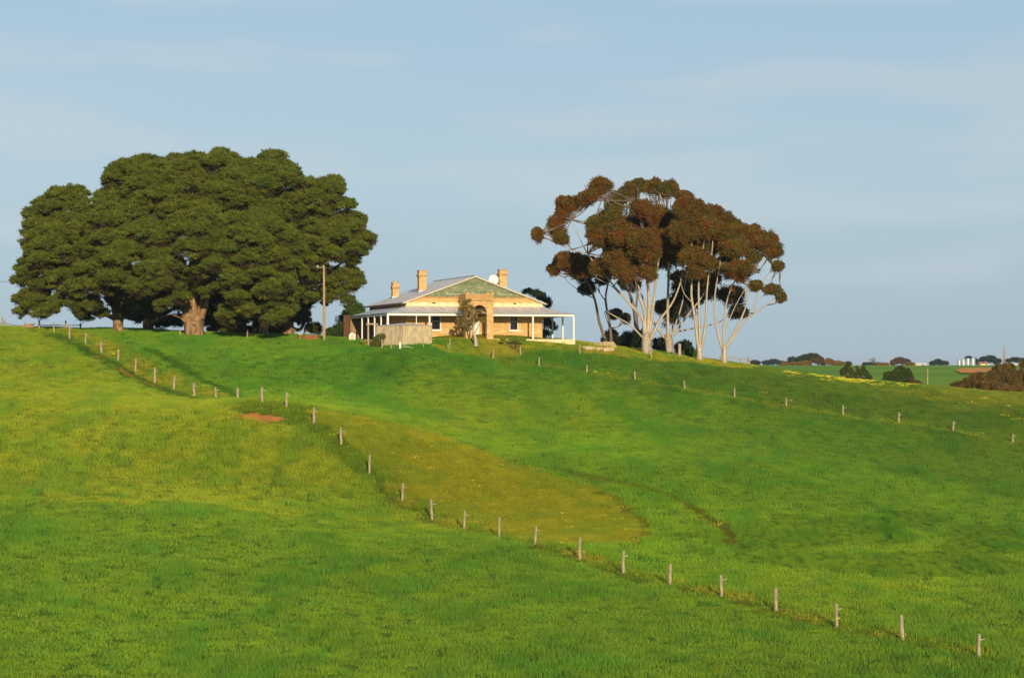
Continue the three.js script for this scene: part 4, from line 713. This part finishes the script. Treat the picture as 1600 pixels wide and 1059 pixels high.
shrub('shrub', 'dark dense bush between the leaning gum trees and the largest trunk', 985, 548, 247, [[985, 535, 20, 16], [998, 530, 14, 16], [974, 540, 10, 8]], shade(.018, .03, .012));
shrub('shrub', 'greyish bush round the feet of the leaning gum trees', 955, 540, 246, [[956, 527, 12, 12], [948, 533, 8, 7], [964, 534, 7, 8]], shade(.035, .04, .025));
shrub('shrub', 'dark bush behind the two thick gum trunks', 1035, 556, 248, [[1034, 540, 12, 14], [1028, 546, 8, 10], [1042, 546, 8, 10]], shade(.02, .032, .014));
shrub('shrub', 'dark round bush behind the pale stump', 1068, 556, 246, [[1070, 541, 10, 9], [1064, 548, 10, 9], [1074, 549, 8, 8]], shade(.03, .04, .02));
shrub('shrub', 'light green low bush beside the three-stemmed gum tree', 1080, 560, 241, [[1080, 553, 9, 7], [1073, 556, 8, 6]], shade(.07, .12, .025), { clump: 0.3 });
shrub('shrub', 'olive bush against the left side of the beige tank', 590, 541, 226, [[590, 534, 6, 7], [596, 529, 4, 5], [585, 538, 6, 4]], shade(.12, .135, .03), { clump: 0.28, tufts: 9 });
shrub('shrub', 'green weeds along the foot of the right front wall', 806, 531, 231.5, [[808, 530, 7, 2], [800, 531, 7, 1.4], [786, 531, 6, 1.2], [815, 531, 6, 1.5]], shade(.19, .27, .03), { clump: 0.13, tufts: 6, size: 0.5, cover: 0.6 });
{ // small tree in front of the porch
  const b = at(743, 536, 230.5), o = thing('small_tree', 'small sparse olive tree with forked trunk in front of the porch', 'tree', b);
  const w = (x, y, dd = 0) => local(P(x, y, 230.5 + dd), b), out = { mats: [], cols: [] };
  part('trunk', limb([w(744, 541), w(743, 530), w(739, 517)], [0.24, 0.17, 0.12], 10, 5, 0.15), M.gumBark, o);
  for (const s of [[[740, 520], [734, 505], [726, 490]], [[740, 518], [740, 500], [735, 478]], [[741, 522], [748, 508], [752, 496]], [[734, 505], [724, 506], [718, 510]]]) part('branch', limb(s.map((q) => w(...q)), [0.08, 0.06, 0.03], 7, 5), M.gumBark, o);
  for (const [x, y, rx, ry, dz] of [[732, 474, 9, 7, 0], [724, 483, 9, 8, .4], [737, 486, 10, 9, -.4], [728, 494, 10, 8, 0], [719, 503, 8, 8, .2], [730, 506, 9, 8, -.3], [741, 500, 7, 8, 0], [749, 490, 8, 6, .3], [752, 502, 6, 7, 0], [724, 512, 8, 6, 0]]) fillLobe(out, w(x, y, dz), rx * .058, ry * .058, rx * .055, { clump: 0.22, cover: 0.26, tufts: 5, size: 0.7, colour: shade(.25, .175, .05) });
  tag(many('crown', bushTuft, M.leaf, out.mats, out.cols, o), null, null, null, 'stuff');
}
// ---------------------------------------------------------------- rocks and the ruined low wall on the right
const rockGeo = (k, sx, sy, sz) => { const g = new THREE.IcosahedronGeometry(1, 2), p = g.attributes.position; for (let i = 0; i < p.count; i++) { const v = V(p.getX(i), p.getY(i), p.getZ(i)), n = 0.75 + 0.5 * vnoise(v.x * 1.6 + k * 5, v.y * 1.6 + v.z * 1.3 + k * 3, 7); v.multiplyScalar(n); p.setXYZ(i, clamp(v.x, -.8, .8) * sx, clamp(v.y, -.6, .65) * sy, clamp(v.z, -.8, .8) * sz); } g.computeVertexNormals(); return boxUv(g, 0.6); };
[[919, 545.5, .75, .32, 'long pale rock left of the others beside the verandah post'], [937, 546, .5, .25, 'small flat pale rock in the middle below the low wall'], [950, 547.5, .75, .36, 'pale pointed rock below the right end of the low wall'], [926, 541, .45, .25, 'small rock touching the left end of the low wall']].forEach(([x, y, s, h, l], i) => { const p = at(x, y, 234), o = thing('rock', l, 'rock', p, rr(0, 1)); part('stone', rockGeo(i + 1, s, h, 0.5).translate(0, 0.12, 0), M.rock, o); });
{
  const p = at(945, 541, 238.5), o = thing('low_stone_wall', 'low tumbled stone wall left of the gum trees', 'stone wall', p);
  for (let r = 0; r < 3; r++) for (let i = 0; i < 6 - r; i++) part('stone', rockGeo(10 + r * 7 + i, rr(.24, .36), rr(.16, .22), rr(.24, .34)).translate(-1.1 + i * 0.42 + r * 0.3 + rr(-.06, .06), 0.02 + r * 0.2, rr(-.1, .1)), M.rock, o);
}
// ---------------------------------------------------------------- rail fences at both ends of the crest
function railFence(label, d, posts, rails) {
  const [x0, y0] = posts[0], b = at(x0, y0, d), o = thing('rail_fence', label, 'fence', b);
  for (const [x, y, h, w, dd = 0] of posts) { const p = local(at(x, y, d + dd), b), H2 = h * d / F; part('post', jitter(new THREE.CylinderGeometry(w / 2, w / 2, H2 + 0.4, 8, 3), 0.012).translate(p.x, p.y + H2 / 2 - 0.2, p.z), M.post, o); }
  for (const [x0r, y0r, x1, y1, r, m] of rails) part('rail', limb([local(P(x0r, y0r, d), b), local(P((x0r + x1) / 2, (y0r + y1) / 2 + 0.3, d), b), local(P(x1, y1, d), b)], [r, r, r], 7, 4, 0.05), m, o);
}
railFence('dark pipe rail fence with white post at the left edge of the hilltop', 243, [[3, 512, 15, 0.2], [6.5, 512, 10, 0.16], [38, 513, 9, 0.16]], [[-20, 503.5, 10, 505.5, 0.06, M.gutter], [8, 505.5, 38, 509.5, 0.05, M.postDark]]);
railFence('pale rail fence under the left pine between two fence posts', 244, [[60.5, 513, 13, 0.16], [102, 518, 14, 0.16], [125, 519, 10, 0.2]], [[58, 508, 90, 507.5, 0.045, M.post], [88, 507.5, 128, 508, 0.045, M.post], [92, 515, 101, 507, 0.04, M.post]]);
railFence('two-post rail fence right of the rightmost gum tree', 238, [[1157, 571, 8, 0.14], [1170, 573, 12, 0.26], [1126, 567, 9, 0.14, 3]], [[1137, 557.5, 1170, 562, 0.05, M.post]]);
{ const p = at(44, 513, 242), o = thing('timber_heap', 'low heap of weathered boards at the left end of the crest', 'timber heap', p); for (let i = 0; i < 6; i++) part('board', box(rr(.8, 1.3), 0.08, 0.2, rr(-.2, .2), 0.1 + i * 0.075, rr(-.1, .1), rr(-.3, .3), 0, rr(-.1, .1)), i % 2 ? M.post : M.rust, o); }

// ---------------------------------------------------------------- the right edge: shrubs behind the crest, post, thicket
shrub('shrub', 'ragged upright bushy shrub, left of two beyond the flower drift', 1335, 600, 252, [[1316, 583, 3, 7], [1321, 580, 3, 9], [1326, 576, 3.5, 10], [1331, 582, 3, 8], [1338, 587, 4, 6], [1341, 582, 3, 9], [1346, 585, 3, 8], [1350, 580, 3, 10], [1355, 586, 3, 8], [1360, 591, 4, 6], [1328, 592, 8, 4], [1346, 594, 9, 4]], shade(.085, .10, .03), { clump: 0.14, cover: 0.7, tufts: 7, size: 0.5 });
shrub('shrub', 'round green shrub with brown foot, right of two beyond the flower drift', 1408, 605, 252, [[1408, 582, 9, 8], [1400, 588, 9, 9], [1416, 587, 10, 8], [1390, 589, 7, 7], [1421, 592, 8, 6], [1386, 595, 6, 6], [1406, 593, 14, 8]], shade(.06, .092, .022), { clump: 0.24 });
shrub('shrub', 'brown dry weeds at the right foot of the round shrub', 1430, 604, 250, [[1426, 598, 8, 5], [1434, 600, 7, 4]], shade(.14, .09, .04), { clump: 0.2, tufts: 8, size: 0.7 });
simplePost('tall_post', 'tall grey post standing alone beyond the flower drift', 'post', 1450, 602, 240, 31, 0.15, M.post);
{ const p = at(1450, 602, 239.8), o = thing('earth_mound', 'small heap of reddish earth at the foot of the tall post', 'earth mound', p); part('soil', rockGeo(77, .5, .22, .4).translate(0, 0.05, 0), M.rust, o); }
shrub('brown_thicket', 'wide thicket of rusty brown shrubs at the right edge', 1550, 618, 240, [[1500, 605, 14, 7], [1515, 600, 14, 9], [1527, 595, 14, 12], [1540, 600, 16, 12], [1556, 592, 14, 14], [1560, 580, 10, 9, 3], [1572, 590, 14, 14], [1586, 592, 14, 14], [1600, 594, 14, 16], [1548, 606, 16, 8, -2], [1565, 608, 18, 9, -2], [1590, 608, 18, 9, -2], [1604, 575, 8, 14, 2], [1576, 576, 10, 7, 4], [1612, 600, 14, 16]], shade(.145, .095, .028, 0.4), { clump: 0.3, cat: 'shrub thicket', tufts: 11, cover: 0.75 });

// ---------------------------------------------------------------- far beyond: fields, trees, silos, sheds, mast
const far = (px, d) => { const p = P(px, 568, d); p.y = groundRaw(p.x, d); return p; };
function farTree(label, cat, px, d, lobes, colour, size = 3) {
  const b = far(px, d), o = thing(cat === 'bush' ? 'gorse_bush' : 'far_tree', label, cat, b), out = { mats: [], cols: [] };
  for (const [x, y, rx, ry] of lobes) { const C = local(P(x, y, d), b), a = rx * d / F, h = ry * d / F; fillLobe(out, C, a * .85, h * .8, a * .7, { clump: Math.min(1.4, h * 0.6), cover: 0.9, tufts: 12, size, colour }); }
  const c = local(P(px, lobes[0][1], d), b); part('trunk', limb([V(0, -0.3, 0), V(0.1, c.y * 0.5, 0), V(0, c.y, 0)], [0.35, 0.3, 0.2], 7, 3), M.pineDark, o);
  tag(many('crown', bushTuft, M.leaf, out.mats, out.cols, o), null, null, null, 'stuff'); nFol += out.mats.length;
}
const farDark = shade(.026, .036, .022), farGreen = shade(.042, .055, .02), farGold = shade(.22, .13, .02), farBrown = shade(.12, .075, .035);
farTree('hazy dark distant tree just right of the two-post rail fence', 'tree', 1180, 1500, [[1180, 567, 8, 4]], farDark);
farTree('hazy dark distant tree group left of the golden gorse', 'tree', 1209, 1500, [[1200, 567.5, 10, 3.5], [1212, 566, 10, 4], [1222, 568, 6, 3]], farDark);
farTree('big round dark green tree above the golden gorse', 'tree', 1268, 1010, [[1268, 560, 16, 7], [1255, 563, 10, 5], [1278, 562, 9, 6]], farGreen);
farTree('round dark tree at the left end of the golden gorse', 'tree', 1240, 1012, [[1240, 564, 8, 5], [1235, 567, 5, 4]], farGreen);
farTree('golden flowering gorse in front of the big round distant tree', 'bush', 1255, 990, [[1250, 569, 16, 2.5], [1228, 570, 8, 2.2], [1262, 568, 9, 3]], farGold, 2.2);
farTree('brown bush right of the big round distant tree', 'bush', 1279, 995, [[1279, 565, 11, 5.5], [1285, 567, 8, 4]], farBrown, 2.2);
farTree('golden brown gorse at the right end of the distant bushes', 'bush', 1302, 992, [[1296, 566, 7, 5], [1308, 568, 9, 3.5], [1315, 569, 6, 2.5]], farGold, 2.2);
farTree('small hazy dark distant bush right of the gorse', 'bush', 1327, 1300, [[1326, 568.5, 6, 3]], farDark, 2.2);
farTree('low dark distant bushes below the little windmill', 'bush', 1360, 1250, [[1354, 569, 6, 2], [1362, 568.5, 6, 2.2], [1372, 569, 6, 2]], farDark, 2);
farTree('brown rounded distant tree left of the long white shed', 'tree', 1410, 1000, [[1408, 564, 10, 5], [1416, 566, 8, 4], [1397, 567, 7, 3.5]], farBrown, 2.4);
farTree('yellowish gorse at the foot of the brown distant tree', 'bush', 1383, 990, [[1380, 570, 10, 2], [1424, 569.5, 8, 2]], farGold, 2);
farTree('hazy dark distant trees between white shed and silos', 'tree', 1467, 1400, [[1466, 566.5, 9, 4], [1475, 568, 9, 3], [1458, 568, 6, 3]], farDark);
farTree('dark tree top behind the grain silos', 'tree', 1514, 1300, [[1515, 561, 6, 4], [1522, 564, 6, 4]], farDark);
farTree('dark distant tree row behind the tan house', 'tree', 1545, 1400, [[1538, 562, 7, 4], [1548, 562, 10, 5], [1558, 565, 8, 4], [1528, 566, 6, 3]], farDark);
farTree('dark distant tree row between mast and right edge', 'tree', 1588, 1400, [[1575, 565, 7, 3.5], [1588, 563, 9, 4], [1600, 564, 8, 4], [1612, 564, 8, 5]], farDark);
{ // silos
  const D = 1150, s = 1 / F * D;
  [[1499.5, 6, 7.5, 'leftmost of the small distant grain silos', 0], [1506, 6.5, 8.5, 'second silo from the left among the distant silos', 1], [1513, 7, 9.5, 'third silo from the left, just before the tree top', 0], [1521, 8, 10, 'rightmost and tallest of the distant grain silos', 1]].forEach(([x, w, h, l, k]) => {
    const b = far(x, D), top = P(x, 570 - h, D).y, o = thing('grain_silo', 'shiny ' + l, 'silo', b, 0, 'distant grain silos'), H2 = top - b.y, r = w / 2 * s * 0.95;
    part('barrel', new THREE.CylinderGeometry(r, r, H2 + 0.5, 18).translate(0, H2 / 2 - 0.25, 0), M.silver, o); part('roof', new THREE.ConeGeometry(r * 1.04, r * 0.55, 18).translate(0, H2 + r * 0.27, 0), M.silver, o);
    part('band', merge([0.35, 0.7].map((t) => new THREE.TorusGeometry(r * 1.01, 0.05, 5, 18).rotateX(Math.PI / 2).translate(0, H2 * t, 0))), M.silver, o);
  });
  const shed = (name, label, x0, x1, y, d, roofMat, h, rise, cat) => { const b = far((x0 + x1) / 2, d), w = (x1 - x0) / F * d, top = P(0, y, d).y - b.y, o = thing(name, label, cat, b, 0.12); part('wall', box(w, top + 0.5, 7, 0, top / 2 - 0.25, 0), M.render, o);
    const sh = new THREE.Shape([[-3.8, 0], [3.8, 0], [0, rise]].map(([a, q]) => new THREE.Vector2(a, q))); const g = new THREE.ExtrudeGeometry(sh, { depth: w + 0.5, bevelEnabled: false }); g.rotateY(Math.PI / 2); g.translate(-w / 2 - 0.25, top + 0.01, 0); part('roof', g, roofMat, o); part('door', box(w * 0.12, top * 0.8, 0.06, w * 0.2, top * 0.4, 3.52), M.dark, o); };
  shed('farm_shed', 'long low white-roofed shed on the far field', 1426, 1446, 569, 1150, M.white, 2, 0.8, 'shed');
  shed('tan_farmhouse', 'small tan house with reddish roof right of the silos', 1529, 1543, 568.3, 1150, M.roofRed, 2, 1.0, 'house');
  shed('farm_shed', 'white shed at the far right edge of the horizon', 1580, 1612, 569, 1150, M.white, 2, 0.8, 'shed');
}
{ // lattice mast
  const D = 700, b = far(1570, D), top = P(1570, 542, D).y - b.y, o = thing('lattice_mast', 'thin reddish lattice mast above the brown thicket', 'mast', b), w0 = 0.36, w1 = 0.14, list = [], legs = [[-1, -1], [1, -1], [1, 1], [-1, 1]];
  legs.forEach(([x, z]) => part('leg', limb([V(x * w0, -0.3, z * w0), V(x * (w0 + w1) / 2, top / 2, z * (w0 + w1) / 2), V(x * w1, top, z * w1)], [0.075, 0.065, 0.05], 5, 2, 0), M.mast, o));
  for (let i = 0; i < 9; i++) { const t = i / 9, t2 = (i + 1) / 9, a = lerp(w0, w1, t), c = lerp(w0, w1, t2); legs.forEach(([x, z], k) => { const [x2, z2] = legs[(k + 1) % 4]; list.push(limb([V(x * a, t * top, z * a), V((x * a + x2 * c) / 2, (t + t2) / 2 * top, (z * a + z2 * c) / 2), V(x2 * c, t2 * top, z2 * c)], [0.05, 0.05, 0.05], 4, 1, 0)); }); }
  part('bracing', merge(list), M.mast, o);
}
{ // windmill
  const D = 1100, b = far(1365, D), hub = P(1365.5, 562.5, D).y - b.y, o = thing('windmill', 'tiny dark wind pump on the horizon left of the brown tree', 'windmill', b), bl = [];
  part('tower', merge([-1, 1].map((s) => limb([V(s * 0.8, -0.3, 0), V(s * 0.4, hub / 2, 0), V(0, hub, 0)], [0.1, 0.09, 0.08], 5, 2, 0))), M.wire, o);
  for (let i = 0; i < 10; i++) { const a = i / 10 * 6.283; bl.push(box(0.34, 1.1, 0.05, 0, 0.8, 0, 0.4).rotateZ(a).translate(0, hub, 0.2)); } part('wheel', merge(bl), M.wire, o); part('tail', box(1.0, 0.6, 0.06, -1.6, hub, -0.3), M.wire, o);
}
{ // bare red soil on the far field: its own low bank
  const D0 = 690, pts = [[1494, 580], [1505, 576.5], [1530, 576], [1552, 576.5], [1556, 580], [1545, 583], [1520, 584.5], [1502, 584]], pos = [], idx = [], hits = pts.map(([x, y]) => { for (let d = 420; d < 1000; d += 1) { const p = P(x, y, d); if (p.y < groundRaw(p.x, d)) return V(p.x, 0, -d); } return P(x, y, D0); });
  const sh = new THREE.Shape(hits.map((p) => new THREE.Vector2(p.x, p.z))), g = new THREE.ShapeGeometry(sh); g.rotateX(Math.PI / 2);
  let q = g.toNonIndexed(); const sub = []; const P3 = q.attributes.position; const split = (a, b, c, n) => { if (n === 0) { sub.push(a, b, c); return; } const ab = a.clone().lerp(b, .5), bc = b.clone().lerp(c, .5), ca = c.clone().lerp(a, .5); split(a, ab, ca, n - 1); split(ab, b, bc, n - 1); split(ca, bc, c, n - 1); split(ab, bc, ca, n - 1); };
  for (let i = 0; i < P3.count; i += 3) split(V(P3.getX(i), 0, P3.getZ(i)), V(P3.getX(i + 1), 0, P3.getZ(i + 1)), V(P3.getX(i + 2), 0, P3.getZ(i + 2)), 4);
  const gg = new THREE.BufferGeometry().setFromPoints(sub.map((p) => V(p.x, groundRaw(p.x, -p.z) + 0.35, p.z))); gg.computeVertexNormals(); gg.setAttribute('uv', new THREE.Float32BufferAttribute(sub.flatMap((p) => [p.x / 8, p.z / 8]), 2));
  const s = part('bare_soil', gg, new THREE.MeshPhysicalMaterial({ map: groundTex, roughness: 1, specularIntensity: 0.05, side: THREE.DoubleSide, color: rgb(.80, .30, .06) }), scene); s.userData.kind = 'structure';
}
scene.fog = new THREE.FogExp2(rgb(.62, .72, .80), 0.00006);
console.log('foliage tufts', nFol);
renderer.render(scene, camera);
